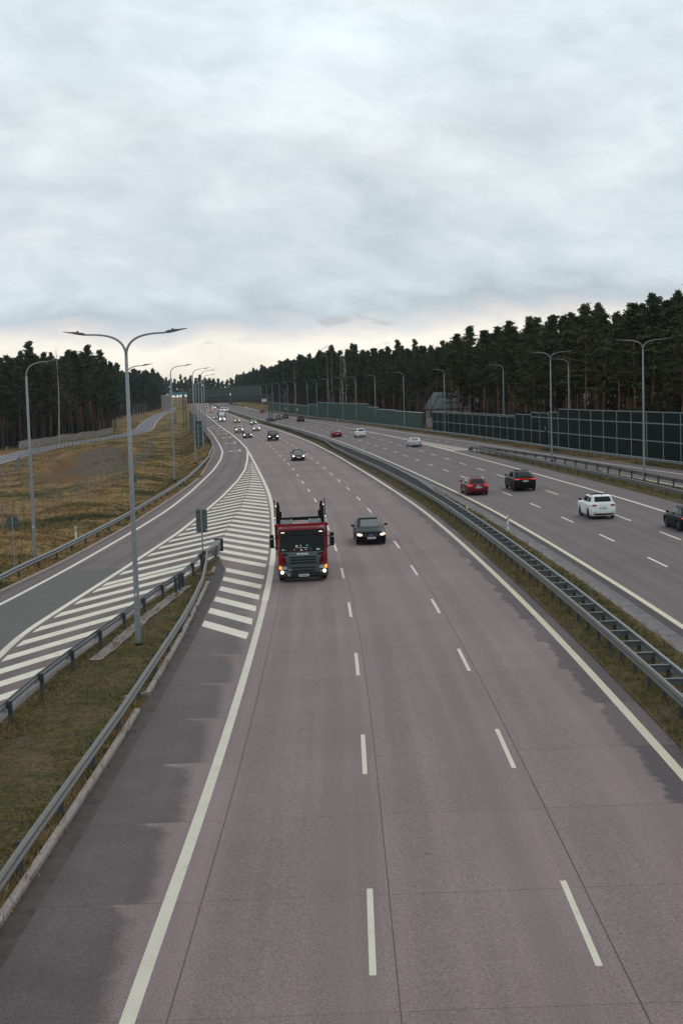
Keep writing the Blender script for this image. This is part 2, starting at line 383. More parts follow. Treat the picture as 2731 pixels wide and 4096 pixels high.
    t.put(b.inputs['Normal'], t.bump(t.noise(p, 40, 2), .35, .006)); return mt
def mat_road(name, c1, c2, spacing, off, grey=False, tracks=.16, strip=False):
    mt, t, b = material(name)
    u, v, _ = t.sep(t.uv('ref')); p = t.geo()
    c = t.mix(t.noise(p, .09, 4, .6), c1, c2)
    st = t.noise(t.xyz(t.m('MULTIPLY', u, 1.9), t.m('MULTIPLY', v, .05)), 1.0, 4, .6)
    f = t.lin(st, .25, .75, .82, 1.14); c = t.mix(1.0, c, t.xyz(f, f, f), 'MULTIPLY')
    lane = t.m('FRACT', t.m('DIVIDE', t.m('ADD', u, off), spacing))
    tr = t.m('COSINE', t.m('MULTIPLY', t.m('SUBTRACT', lane, .26), 4 * math.pi)); tr = t.m('MULTIPLY', t.step(tr, .1, 1.0), t.lin(st, .3, .7, tracks * .2, tracks * 1.6))
    c = t.mix(tr, c, (.065, .055, .06))
    if strip:     # narrow band of darker asphalt outside the edge line
        c = t.mix(t.m('MULTIPLY', t.step(u, -.10, -.16), .8), c, (.050, .043, .045))
    if grey:      # the newer grey asphalt of the ramp stops at a cross joint
        g = t.m('MULTIPLY', t.m('MULTIPLY', t.m('LESS_THAN', v, 78.6), t.m('LESS_THAN', u, .05)), t.m('GREATER_THAN', u, -3.75))
        c = t.mix(g, c, t.mix(t.noise(p, .5, 3), (.099, .089, .085), (.128, .116, .110)))
        jj = t.step(t.m('ABSOLUTE', t.m('SUBTRACT', v, 78.6)), .07, .02); c = t.mix(t.m('MULTIPLY', jj, .35), c, (.26, .23, .22))
        cr = t.m('MULTIPLY', t.step(t.noise(t.xyz(t.m('MULTIPLY', u, .55), t.m('MULTIPLY', v, 1.4)), 1.0, 3, .5), .60, .66), .35)
        c = t.mix(t.m('MULTIPLY', cr, t.m('GREATER_THAN', v, 80)), c, (.085, .07, .078))
    c = speckle(t, p, c); t.put(b.inputs['Base Color'], c); b.inputs['Roughness'].default_value = .85; b.inputs['Specular IOR Level'].default_value = .12
    t.put(b.inputs['Normal'], t.bump(t.noise(p, 40, 2), .35, .006)); return mt
def mat_line():
    mt, t, b = material('road_paint')
    p = t.geo(); u, v, _ = t.sep(t.uv('ref'))
    n = t.noise(p, .8, 5, .65); c = t.mix(n, (.50, .435, .35), (.72, .645, .53))
    c = t.mix(t.m('MULTIPLY', t.step(t.noise(p, 1.4, 6, .75), .55, .70), .6), c, (.30, .25, .23))
    prof, yel, _ = t.sep(t.uv('edge')); c = t.mix(t.m('MULTIPLY', yel, .8), c, t.mix(n, (.44, .36, .24), (.62, .52, .37)))
    pat = t.m('MULTIPLY', t.m('SINE', t.m('MULTIPLY', u, 2 * math.pi / .043)), t.m('SINE', t.m('MULTIPLY', v, 2 * math.pi / .11)))
    c = t.mix(t.m('MULTIPLY', t.m('MULTIPLY', t.step(pat, .05, .5), prof), .75), c, (.16, .13, .135))
    t.put(b.inputs['Base Color'], c); b.inputs['Roughness'].default_value = .7; return mt
MAIN = mat_main()
RAMP = mat_road('ramp_concrete', (.130, .096, .095), (.195, .148, .145), 3.6, 3.7, True, .3)
OPP = mat_road('far_carriageway_asphalt', (.122, .095, .096), (.170, .134, .134), 3.68, 0, False, .13, True)
EXIT = mat_road('exit_road_asphalt', (.122, .095, .096), (.170, .134, .134), 3.68, 0, False, .13)
LOCAL = mat_road('lane_asphalt', (.15, .14, .155), (.19, .18, .195), 3.2, 3.2, False, .08)
LINE = mat_line()

def mat_grass(name, stops, sc=.35):
    mt, t, b = material(name); p = t.geo()
    n = t.noise(p, sc, 6, .68, .4); n2 = t.noise(p, sc * 9, 4, .7)
    c = t.ramp(n, stops); f = t.lin(n2, .3, .7, .55, 1.45); c = t.mix(1.0, c, t.xyz(f, f, f), 'MULTIPLY')
    bare = t.step(t.noise(p, sc * 1.7, 5, .65), .53, .62); c = t.mix(t.m('MULTIPLY', bare, .75), c, t.mix(n2, (.055, .036, .024), (.15, .11, .085)))
    t.put(b.inputs['Base Color'], c); b.inputs['Roughness'].default_value = 1.0
    b.inputs['Specular IOR Level'].default_value = .1
    t.put(b.inputs['Normal'], t.bump(t.noise(p, 7, 5, .7), .9, .12)); return mt
VERGE = mat_grass('verge_grass', [(.28, (.034, .038, .012)), (.42, (.068, .062, .022)), (.56, (.115, .080, .036)), (.70, (.135, .090, .050)), (.8, (.16, .12, .08))], .8)
def mat_field():
    mt, t, b = material('winter_field'); p = t.geo()
    at_ = t.new('ShaderNodeAttribute', attribute_name='cover').outputs['Color']; st, lt, br = t.sep(at_)
    n = t.noise(p, .10, 6, .68, .5)
    c = t.ramp(n, [(.34, (.030, .032, .010)), (.42, (.070, .058, .021)), (.48, (.135, .095, .038)), (.54, (.26, .16, .068)), (.60, (.185, .098, .040)), (.68, (.065, .042, .020))])
    n2 = t.noise(p, 2.2, 5, .7); f = t.lin(n2, .3, .7, .55, 1.45); c = t.mix(1.0, c, t.xyz(f, f, f), 'MULTIPLY')
    c = t.mix(t.m('MULTIPLY', br, .85), c, t.mix(t.noise(p, .35, 5, .7), (.045, .030, .014), (.22, .112, .052)))
    stone = t.mix(t.step(t.noise(p, .75, 7, .8), .34, .64), (.040, .030, .021), (.155, .124, .097))
    c = t.mix(t.m('MULTIPLY', t.step(t.m('ADD', st, t.m('MULTIPLY', t.m('SUBTRACT', n, .5), .5)), .4, .6), .9), c, stone)
    litter = t.mix(n2, (.030, .022, .014), (.060, .040, .026)); c = t.mix(lt, c, litter)
    t.put(b.inputs['Base Color'], c); b.inputs['Roughness'].default_value = 1.0; b.inputs['Specular IOR Level'].default_value = .1
    t.put(b.inputs['Normal'], t.bump(t.noise(p, 3, 6, .7), 1.0, .25)); return mt
FIELD = mat_field()

# ------------------------------------------------------------------ terrain
def poly_dist(px, py, poly):
    """signed distance to a polygon (positive inside)"""
    px = np.asarray(px, float); py = np.asarray(py, float); d = np.full(px.shape, 1e9); ins = np.zeros(px.shape, bool)
    n = len(poly)
    for i in range(n):
        x1, y1 = poly[i]; x2, y2 = poly[(i + 1) % n]; ex, ey = x2 - x1, y2 - y1
        tt = np.clip(((px - x1) * ex + (py - y1) * ey) / (ex * ex + ey * ey), 0, 1)
        d = np.minimum(d, np.hypot(px - x1 - tt * ex, py - y1 - tt * ey))
        c = ((y1 > py) != (y2 > py)); ins ^= c & (px < (x2 - x1) * (py - y1) / ((y2 - y1) if y2 != y1 else 1e-9) + x1)
    return np.where(ins, d, -d)
BASIN = [(-34, 181), (-41, 188), (-47, 228), (-52.5, 275), (-53.5, 312), (-46.5, 306), (-38.5, 260), (-33.5, 220), (-30.5, 192)]
RIM_PX = [(147, 1932), (214, 1870), (286, 1820), (411, 1785), (504, 1789), (527, 1825), (513, 1870), (473, 1914), (446, 1958), (312, 1942)]
BOT_PX = [(270, 1925), (326, 1885), (372, 1858), (482, 1843), (505, 1876), (469, 1916)]
BASIN = [at(*p, -1.5) for p in RIM_PX]; BOTTOM = [at(*p, -3.7) for p in BOT_PX]
locC = curve([(120, -50), (200, -58.5), (231, -62), (283, -65.5), (326, -67), (361, -63.5), (400, -60), (440, -60.5), (532, -72.5), (745, -95.5), (900, -108), (1200, -140)], 8)
lforest = curve([(200, -78), (300, -78), (325, -78), (361, -74), (400, -71), (440, -70.5), (470, -75), (560, -95), (750, -114), (900, -119), (1000, -127), (1300, -165)], 4)
def left_h(x, y):
    """height of the left field above the road plane"""
    d = xkerb(y) - x
    h = np.interp(d, [-1, 0, 1.4, 3.4, 5.0, 6.2, 8.0, 12, 400], [.04, .06, .08, -.75, -1.75, -1.95, -1.55, -1.5, -1.5])
    far = np.clip((y - 420) / 200, 0, 1); h = h * (1 - .35 * far)
    pd = poly_dist(x, y, BASIN); bd = np.clip(-poly_dist(x, y, BOTTOM), 0, None); q_ = np.clip(pd, 0, None); h = h - 2.2 * (q_ / (q_ + bd + 1e-6)) ** .9
    h = h + np.clip(1 - np.abs(pd + 1.2) / 2.0, 0, 1) * .35
    ld = np.abs(x - locC(y)); flat = np.clip((ld - 3.6) / 3.0, 0, 1)
    nz = .16 * np.sin(x * .43 + 1.3 * np.sin(y * .11)) * np.sin(y * .27 + 1.7 * np.sin(x * .19)) + .10 * np.sin(x * 1.1 + y * .6) * np.sin(y * .83 - x * .4)
    h = h + nz * np.clip((d - 1.5) / 4, 0, 1) * flat
    h = np.where(d > 10, h * flat + (-1.55) * (1 - flat), h)
    return h
def grid_terrain(name, X, Y, Z, cover, mt):
    ny, nx = X.shape; V = np.stack([X, Y, Z], -1).reshape(-1, 3)
    i, j = np.meshgrid(np.arange(ny - 1), np.arange(nx - 1), indexing='ij'); a = (i * nx + j).ravel()
    F = np.stack([a, a + 1, a + nx + 1, a + nx], 1)
    o = mesh_np(name, V, F, mt, smooth=True)
    ca = o.data.color_attributes.new('cover', 'FLOAT_COLOR', 'POINT'); ca.data.foreach_set('color', cover.reshape(-1, 4).astype(np.float32).ravel())
    return tag(o, kind='structure')
_ys = np.array(steps(-60, 520, 1.5)[:-1] + list(np.linspace(520, 3000, 60)))
_d = np.concatenate([np.linspace(0, 14, 22), np.linspace(14.7, 60, 62), np.geomspace(62, 1800, 26)])
Yg, Dg = np.meshgrid(_ys, _d, indexing='ij'); Xg = xkerb(Yg) - Dg
Hg = left_h(Xg, Yg); pdg = poly_dist(Xg, Yg, BASIN)
cov = np.zeros(Xg.shape + (4,)); cov[..., 3] = 1
bdg = -poly_dist(Xg, Yg, BOTTOM); cov[..., 0] = np.clip((.6 - bdg) / 1.2, 0, 1) + np.where(pdg > .8, np.clip((Yg - 262) / 14, 0, 1) * .9, 0) + np.where((pdg > 1.5) & (bdg > 0) & (Xg < -42), np.clip((5 - bdg) / 4, 0, .55), 0)
cov[..., 2] = np.where(Xg < -36 - (Yg - 190) * .06, np.clip((pdg + 1.5) / 2, 0, 1), np.clip(pdg / 2, 0, 1) * .4); cov[..., 1] = np.clip((lforest(Yg) + 3 - Xg) / 4, 0, 1)
grid_terrain('ground', Xg[:, ::-1], Yg[:, ::-1], (Hg + SL * np.maximum(Xg, -150))[:, ::-1], cov[:, ::-1], FIELD)
wallx = lambda y: xw(y) + np.interp(y, [0, 150, 194, 263, 300, 450, 700], [4.4, 4.2, 3.4, 3.1, 3.0, 2.6, 3.0])
_d = np.concatenate([np.linspace(0, 14, 16), np.geomspace(15, 1800, 30)])
Yg, Dg = np.meshgrid(_ys, _d, indexing='ij'); Xg = xw(Yg) - .75 + Dg
cov = np.zeros(Xg.shape + (4,)); cov[..., 3] = 1
cov[..., 1] = np.clip((Xg - wallx(Yg) - 2) / 4, 0, 1) * np.where(Yg < 720, 1, np.clip((Xg - wallx(Yg) - 8) / 6, 0, 1))
grid_terrain('ground_right', Xg, Yg, SL * np.minimum(Xg, 150) + .05 - np.clip((Dg - 6) / 10, 0, 1) * .4 + np.where(Yg > 650, np.clip((Dg - 2) / 5, 0, 1) * np.clip((Yg - 650) / 60, 0, 1) * 1.2, 0), cov, FIELD)

# ------------------------------------------------------------------ road surfaces
YE = 2300
aL = lambda y: np.where(np.asarray(y) < 82, np.interp(y, [0, 25, 31, 41, 55, 70, 76, 79, 82], [-6.2, -6.02, -5.93, -5.9, -5.95, -6.2, -6.42, -6.85, -7.3]), cmid(y))
sheet('motorway', aL, lambda y: xR(y) + .55, steps(-40, YE), 0, MAIN, {'ref': xR, 'edge': xL})
bR = lambda y: np.where(np.asarray(y) < 82, np.interp(y, [0, 30, 41, 49, 56, 64, 70, 75, 82], [-10.9, -10.75, -10.45, -10.2, -9.65, -9.15, -8.5, -8.0, -7.3]), cmid(y))
sheet('ramp_road', lambda y: np.minimum(xkerb(y), bR(y) - .4), bR, steps(20, YE), 0, RAMP, {'ref': rin})
cR = lambda y: np.where(np.asarray(y) < 188, np.minimum(oR(y) + 2.7, isF(y) - .25), np.interp(y, [188, 194, 202, 3000], [1, 1, 0, 0]) * 2.55 + oR(y) + .3)
sheet('far_carriageway', lambda y: oL(y) - .55, cR, steps(20, YE), 0, OPP, {'ref': oL})
dL = lambda y: np.where(np.asarray(y) < 196, np.interp(y, [0, 176, 196], [1, 1, 0]) * (xExL(y) - .6) + np.interp(y, [0, 176, 196], [0, 0, 1]) * cR(y), cR(y))
sheet('exit_road', dL, lambda y: xw(y) - .75, steps(20, YE), 0, EXIT, {'ref': xExR})
SOIL = M('bare_soil', (.06, .045, .034), .95, var=.4, scale=2.0)
sheet('subsoil', lambda y: xkerb(y) - .6, lambda y: xw(y) + .4, steps(-40, 700, 4), -.16, SOIL)
GUT = M('wet_gutter', (.066, .050, .047), .7, var=.4, scale=2.2); GUT.node_tree.nodes['Principled BSDF'].inputs['Specular IOR Level'].default_value = .12
sheet('gutter', lambda y: gR(y) - .14, lambda y: aL(y), steps(10, 81.5), -.004, GUT)
sheet('drain_channel', lambda y: oL(y) - 1.35, lambda y: oL(y) - .55, steps(20, 420), .004, CONC_GUT, cols=7,
      crown=lambda q, y: -.06 * math.sin(math.pi * min(1, q * 1.05)) + (.015 if q == 0 else 0))
sheet('ground_median', lambda y: xR(y) + .55, lambda y: oL(y) - np.interp(y, [0, 418, 422], [1.35, 1.35, .55]), steps(20, YE), .02, VERGE, cols=7,
      crown=lambda q, y: .05 * math.sin(math.pi * q))
goL = lambda y: bR(y)
sheet('ground_gore', goL, lambda y: np.where(np.asarray(y) < 76.5, gR(y) - .1, np.interp(y, [76.5, 82], [-7.05, -7.28])), steps(15, 81.9, 1.0), .03, VERGE, cols=7, crown=lambda q, y: .05 * math.sin(math.pi * q))
sheet('ground_island', lambda y: cR(y), lambda y: dL(y), steps(30, 193.5), .02, VERGE, cols=5, crown=lambda q, y: .06 * math.sin(math.pi * q))
sheet('local_road', lambda y: locC(y) - 3.1, lambda y: locC(y) + 3.1, steps(120, 1150), -1.5 + .03, LOCAL, {'ref': locC})
def kerb(name, f, ys, wd=.16, ht=.11, side=-1):
    path = [(float(f(y)), y, zz(float(f(y)))) for y in ys]
    prof = [(0, -.05), (0, ht - .02), (side * .02, ht), (side * wd, ht), (side * wd, -.05)]
    mb = MB(); mb.sweep(path, prof, True); o = mb.build(name, CONC); return tag(o, kind='structure')
kerb('kerb', gR, steps(12, 42.3, 1.2)); kerb('kerb', gR, steps(44.7, 70.8, 1.2)); kerb('kerb', gR, steps(74.3, 76.6, .7))
kerb('kerb', xkerb, steps(50, 158)); kerb('kerb', xkerb, steps(163, 420))
mb = MB()
for a, b in (((-6.36, 44.7), (-7.05, 44.0)), ((-6.95, 74.4), (-7.75, 73.6)), ((-7.5, 72.2), (-6.9, 71.9))):
    mb.bar((a[0], a[1], zz(a[0]) + .03), (b[0], b[1], zz(b[0]) + .05), .15, .17)
tag(mb.build('drain_kerb', CONC), kind='structure')
kx = curve([(50, -9.15), (52, -9.0), (60, -8.55), (70, -7.75)], 0)
sheet('drain_trough', lambda y: kx(y) - .25 - .03 * np.sin(y * 3), lambda y: kx(y) + .25 + .03 * np.sin(y * 2.3), steps(50.6, 69.5, .6), .115, M('trough_concrete', (.19, .148, .135), .85, var=.3, scale=3), cols=5, crown=lambda q, y: -.035 * math.sin(math.pi * q) + .012 * math.sin(y * 9))

# ------------------------------------------------------------------ painted markings
class Paint:
    def __init__(s): s.V = []; s.F = []; s.U = []; s.P = []
    def quad(s, pts, uvs=None, prof=0.0, dz=.004, yel=0.0):
        o = len(s.V)
        for i, p in enumerate(pts):
            s.V.append((p[0], p[1], zz(p[0]) + dz)); s.U.append(uvs[i] if uvs else (p[0], p[1])); s.P.append((prof, yel))
        s.F.append(tuple(range(o, o + len(pts))))
    def line(s, f, y0, y1, wd, prof=0.0, dz=.004, yel=0.0):
        ys = steps(y0, y1, 1.5)
        for a, b in zip(ys, ys[1:]):
            xa, xb = float(f(a)), float(f(b))
            s.quad([(xa - wd / 2, a), (xa + wd / 2, a), (xb + wd / 2, b), (xb - wd / 2, b)], [(-wd / 2, a), (wd / 2, a), (wd / 2, b), (-wd / 2, b)], prof, dz, yel)
    def build(s, name, mt, dz=0.0):
        me = bpy.data.meshes.new(name); me.from_pydata([(v[0], v[1], v[2] + dz) for v in s.V], [], s.F)
        vi = [l.vertex_index for l in me.loops]
        for nm, A in (('ref', s.U), ('edge', s.P)):
            me.uv_layers.new(name=nm).data.foreach_set('uv', [q for i in vi for q in A[i]])
        return tag(link(name, me, mt), kind='structure')
P = Paint()
P.line(xL, -20, 64, .25, 1.0); P.line(xL, 64, 260, .30, .25); P.line(xL, 260, 1500, .3)
P.line(xR, -20, 130, .25, .7, yel=1.0); P.line(xR, 130, 1500, .27, yel=.8)
for k in range(-2, 62):
    y0 = 22.3 + 12.02 * k
    for f in (d1, d2): P.line(f, y0, y0 + 4, .12, .8 if k < 5 else 0.0)
    y0 = 69.6 + 11.75 * (k - 4)
    for f in (oA, oB): P.line(f, y0 - (.6 if f is oB else 0), y0 + 4, .14)
P.line(rout, 60, 378, .24); P.line(lambda y: np.interp(y, [377, 411], [-35.2, -35.3]), 377, 408, .2)
P.line(rin, 30, 57, .3, 1.0); P.line(rin, 57, 232, .27)
P.line(oL, 20, 1500, .25, yel=1.0); P.line(oR, 20, 1500, .22)
P.line(xExL, 40, 296, .2); P.line(xExR, 40, 520, .2)
for y in np.arange(90, 250, 8):           # broken lane line of the exit road
    P.line(lambda q: (xExL(q) + xExR(q)) / 2, y, y + 3, .13)
# chevrons of the diverging area
apex = [189, 184.6, 180.1, 176.2, 171.8, 167.5, 163.1, 158.9, 154.9, 151, 146.9, 143.2, 139.5, 135.8, 132.3, 128.8, 125.3, 122, 118.7, 115.4, 112.1, 108.8, 105.6, 102.3, 99.2, 95.9, 92.7, 89.4]
apex += [89.4 - 3.35 * k for k in range(1, 13)]
def clip_half(y_ap, side, sl):
    """one arm of a chevron as a thin slanted band, cut at the edge lines"""
    pts_u = []; pts_l = []; wd = 1.42 if y_ap < 130 else 1.55
    def lim(x, y):
        if side < 0: return x > rin(y) + .30 and x < (cmid(y) if y > 82 else bR(y) - .25)
        return x < xL(y) - .30 and x > (cmid(y) if y > 82 else aL(y) + .05)
    x0 = float(cmid(max(y_ap, 82))) if y_ap > 82 else -8.05
    n = 130; L = 6.5; prev = None
    for i in range(n + 1):
        x = x0 + side * L * i / n; yu = y_ap - sl * abs(x - x0)
        ok = [yu - wd * q / 40 for q in range(41) if lim(x, yu - wd * q / 40)]
        cur = (x, min(ok), max(ok)) if len(ok) > 1 else None
        if cur and prev:
            q = [(prev[0], prev[1]), (x, cur[1]), (x, cur[2]), (prev[0], prev[2])]
            P.quad(q if side > 0 else q[::-1], dz=.003)
        prev = cur
for a in apex:
    clip_half(a, -1, 2.05 if a < 110 else 2.25)
    if a > 60.5: clip_half(a, 1, 1.68)
# chevrons of the far diverging area
for y in np.arange(200, 282, 3.6):
    for k in range(24):
        a, b = k / 24, (k + 1) / 24
        xa = oR(y) + .2; xb = xExL(y) - .2
        if xb - xa < .5: continue
        f = lambda q: (xa + (xb - xa) * q, y - 2.0 * abs(q - .5))
        p, q = f(a), f(b); P.quad([(p[0], p[1] - 1.5), (q[0], q[1] - 1.5), q, p], dz=.003)
# bent return arrows in the narrowing lane
for (ax, ay) in ((-16.9, 227.1), (-20.3, 261.9), (-23.6, 293.6), (-26.7, 322.4), (-29.5, 347.7), (-32.1, 369.9)):
    m_ = -.1
    def q(pts): P.quad([(ax + a + m_ * b, ay + b) for a, b in pts])
    q([(.72, -1.0), (1.02, -1.0), (1.02, 4.5), (.72, 4.5)]); q([(-.55, -1.0), (.72, -1.0), (.72, .0), (-.55, .0)]); q([(-1.3, -.5), (-.55, -2.0), (-.55, 1.0)])
P.build('lane_markings', LINE)
PL = Paint()
for f in (lambda y: locC(y) - 2.9, lambda y: locC(y) + 2.9): PL.line(f, 120, 1150, .16)
PL.build('local_road_markings', LINE, -1.5 + .03)

# ------------------------------------------------------------------ crash barriers
W_PROF = [(-.005, .155), (.035, .14), (.075, .10), (.075, .06), (.02, .02), (.02, -.02), (.075, -.06), (.075, -.10), (.035, -.14), (-.005, -.155)]
def prof_side(sd): return [(p[0] * sd, p[1]) for p in W_PROF]
def c_post(mb, x, y, z0, z1, wd=.11, dp=.13):
    mb.box((x, y, (z0 + z1) / 2), (dp, wd * .16, z1 - z0)); mb.box((x - dp * .46, y + wd * .3, (z0 + z1) / 2), (dp * .08, wd * .75, z1 - z0)); mb.box((x + dp * .46, y + wd * .3, (z0 + z1) / 2), (dp * .08, wd * .75, z1 - z0))
def guardrail(label, path_fn, y0, y1, side, gap=4.0, mat=STEEL, pmat=STEEL_DARK, zb=.60, base=.02, phase=0.0, limit=90, path=None, post_off=None, far_gap=None):
    """W-beam on posts; side = +1: beam stands on the right of its posts"""
    ys = steps(y0, y1, 1.0)
    pts = path or [(float(path_fn(y)), y) for y in ys]
    root = empty('guardrail', (pts[0][0], pts[0][1], zz(pts[0][0])), 0, label, 'guardrail', 'steel guardrails')
    ox, oy, oz = root.location
    mb = MB(); mb.sweep([(x + side * .10 - ox, y - oy, zz(x) + base + zb - oz) for x, y in pts], prof_side(side))
    mb.sweep([(x + side * .085 - ox, y - oy, zz(x) + base + zb - oz) for x, y in pts], prof_side(side)[::-1])
    mb.build('beam', mat, root)
    py = []; y = y0 + phase; zs = lambda x: zz(x) + base + zb
    while y < y1 - .05: py.append(y); y += gap if (y < 420 or not far_gap) else far_gap
    rest = MB()
    for i, y in enumerate(py):
        x = float(np.interp(y, [p[1] for p in pts], [p[0] for p in pts])); z0 = zz(x) + base - .12
        m_ = MB() if i < limit else rest
        c_post(m_, x - ox, y - oy, z0 - oz, zz(x) + base + zb + .13 - oz)
        m_.box((x + side * .04 - ox, y - oy, zs(x) - oz), (.12, .07, .2))
        if i < limit: m_.build('post', pmat, root)
    if rest.v: tag(rest.build('post', pmat, root), kind='stuff')
    return root
orail = lambda y: np.interp(y, [60, 75.6, 83, 91, 99, 107, 137, 152, 165, 200], [-18.0, -17.6, -17.15, -16.85, -16.6, -16.4, -16.3, -16.55, -17.0, -18.6]) if y < 200 else xkerb(y) - .45
guardrail('long steel guardrail on the outer left edge of the curved ramp beside the grass slope', orail, 55.6, 640, 1, phase=0, far_gap=8)
goreR = lambda y: np.interp(y, [10, 27.7, 40, 50, 56, 61, 67, 73, 78.6], [-6.75, -6.72, -6.58, -6.58, -6.6, -6.7, -6.9, -7.3, -7.75])
guardrail('steel guardrail between the gore grass and the main road shoulder, silver ridged beam', goreR, 15.7, 78.6, 1, mat=STEEL_OLD, base=.05)
goreL = lambda y: np.interp(y, [20, 41, 45, 49, 52.3, 56, 63.6, 66.8, 70, 73, 78.6], [-10.4, -10.0, -9.9, -9.65, -9.4, -9.1, -8.6, -8.25, -7.95, -7.85, -7.78])
guardrail('steel guardrail between the gore grass and the striped ramp area, seen from its back', goreL, 33.0, 78.6, -1, base=.05)
# rounded end piece where both gore guardrails meet
root = empty('guardrail_end_terminal', (-7.77, 78.6, zz(-7.77)), 0, 'silver box beam end terminal with dark raised end plate at the tip of the gore', 'crash terminal')
mb = MB(); pth = [(0, 0, .62), (.2, 1.2, .66), (.33, 2.4, .70)]
mb.sweep(pth, [(-.14, -.13), (.14, -.13), (.15, .12), (.05, .15), (-.05, .15), (-.15, .12)], True); mb.build('box_beam', STEEL_OLD, root)
mb = MB(); mb.sweep([(.33, 2.4, .58), (.42, 3.1, .72), (.47, 3.55, .80)], [(-.17, -.36), (.17, -.36), (.18, .18), (.06, .2), (-.06, .2), (-.18, .18)], True); mb.build('impact_head', STEEL, root)
mb = MB(); mb.box((.49, 3.62, .68), (.52, .07, .75)); mb.build('end_plate', BLACKP, root)
mb = MB(); c_post(mb, .05, .3, -.1, .6); mb.build('post', STEEL_DARK, root); mb = MB(); c_post(mb, .36, 2.9, -.1, .5); mb.build('post', STEEL_DARK, root)
# thick extra posts near the tip
root = empty('guardrail_support', (-8.05, 67.8, zz(-8.05) + .05), 0, 'cluster of close set dark steel posts under the back of the gore guardrail', 'guardrail')
for (x, y) in ((-8.1, 67.2), (-8.02, 68.1), (-7.95, 68.9)):
    mb = MB(); c_post(mb, x + 8.05, y - 67.8, -.1, .78, .13, .14); mb.build('post', STEEL_DARK, root)
# median: two beams joined by cross pieces every two metres
mL = lambda y: xR(y) + np.interp(y, [20, 115, 155, 185, 213, 238, 262, 700], [1.20, 1.25, 1.15, .75, .75, 1.55, 1.3, 1.3])
mR_ = lambda y: xR(y) + np.interp(y, [20, 100, 115, 130, 160, 187, 215, 262, 700], [2.0, 2.0, 2.1, 2.5, 2.7, 2.4, 2.1, 1.95, 1.95])
root = empty('median_barrier', (9.2, 20, zz(9.2)), 0, 'double steel barrier with ladder cross pieces on the grass median between the two carriageways', 'median barrier', 'steel guardrails')
ox, oy, oz = root.location; ys = steps(20, 1300, 1.0)
for f, sd in ((mL, -1), (mR_, 1)):
    mb = MB(); path = [(float(f(y)) - ox, y - oy, zz(float(f(y))) + .63 - oz) for y in ys]
    mb.sweep(path, prof_side(sd)); mb.sweep([(p[0] - sd * .012, p[1], p[2]) for p in path], prof_side(sd)[::-1])
    mb.sweep([(p[0], p[1], p[2] + .14) for p in path], [(-.05, .02), (.05, .02), (.05, -.02), (-.05, -.02)], True)
    mb.build('beam', STEEL if sd > 0 else STEEL_OLD, root)
py = [20.3 + 2.02 * k for k in range(190)]; rp = MB(); rc = MB()
for i, y in enumerate(py):
    a, b = float(mL(y)), float(mR_(y)); z = zz(a)
    for px_ in (a + .10, b - .10):
        m1 = MB() if 3 < i < 54 else rp; c_post(m1, px_ - ox, y - oy, zz(px_) - .1 - oz, zz(px_) + .58 - oz, .12, .12)
        if 3 < i < 54: m1.build('post', STEEL_DARK, root)
    m2 = MB() if 3 < i < 104 else rc; m2.box(((a + b) / 2 - ox, y - oy, z + .735 - oz), (b - a - .04, .09, .035)); m2.box(((a + b) / 2 - ox, y + .02 - oy, z + .63 - oz), (b - a - .06, .012, .20))
    if 3 < i < 104: m2.build('cross_piece', STEEL, root)
tag(rp.build('post', STEEL_DARK, root), kind='stuff'); tag(rc.build('cross_piece', STEEL, root), kind='stuff')
guardrail('steel guardrail in front of the noise wall beyond the exit road', xw, 96.5, 700, -1, phase=0, pmat=STEEL_OLD, far_gap=8)
guardrail('dark ridged guardrail on the near side of the grass island beside the right hand carriageway', isF, 62, 192, -1, mat=STEEL_OLD)
guardrail('steel guardrail on the far side of the grass island beside the exit road', isB, 62, 192, 1, mat=STEEL_OLD)
root = empty('guardrail_end_terminal', (18.25, 192, zz(18.25)), 0, 'dark rounded steel nose joining both guardrails at the island tip', 'crash terminal')
mb = MB(); mb.sweep([(.35, 0, .62), (.2, 1.2, .60), (-.1, 2.2, .45), (-.25, 2.8, .22)], [(-.2, -.14), (.2, -.14), (.2, .14), (-.2, .14)], True); mb.build('nose', STEEL_OLD, root)
mb = MB(); c_post(mb, 0, 1.0, -.05, .5); mb.build('post', STEEL_DARK, root)

# ------------------------------------------------------------------ lamp posts
def arc_arm(sx, L, rise, z0, n=14, x0=0.0):
    """curved bracket rising from the pole top and bending outwards"""
    p = []
    for i in range(n + 1):
        t = i / n; p.append((x0 + sx * L * (t ** 1.9), 0, z0 + rise * (1 - (1 - t) ** 2.3)))
    return p
def luminaire(mb, tip, sx, L=.85, tilt=.16):
    x, _, z = tip
    sec = [(0, .05, .05), (.12, .13, .10), (.38, .16, .11), (.62, .13, .06), (1.0, .05, .022)]
    vs = []; fs = []
    for t, hw, hh in sec:
        cx = x + sx * L * t; cz = z + tilt * L * t
        vs += [(cx, -hw, cz - hh * .35), (cx, hw, cz - hh * .35), (cx, hw * .7, cz + hh * .65), (cx, -hw * .7, cz + hh * .65)]
    for i in range(len(sec) - 1):
        for k in range(4): fs.append((i * 4 + k, i * 4 + (k + 1) % 4, (i + 1) * 4 + (k + 1) % 4, (i + 1) * 4 + k))
    fs += [(3, 2, 1, 0), (16, 17, 18, 19)]; mb.add(vs, fs); mb.box((x + sx * .3, 0, z + .13), (.05, .05, .07))
_lamps = {}
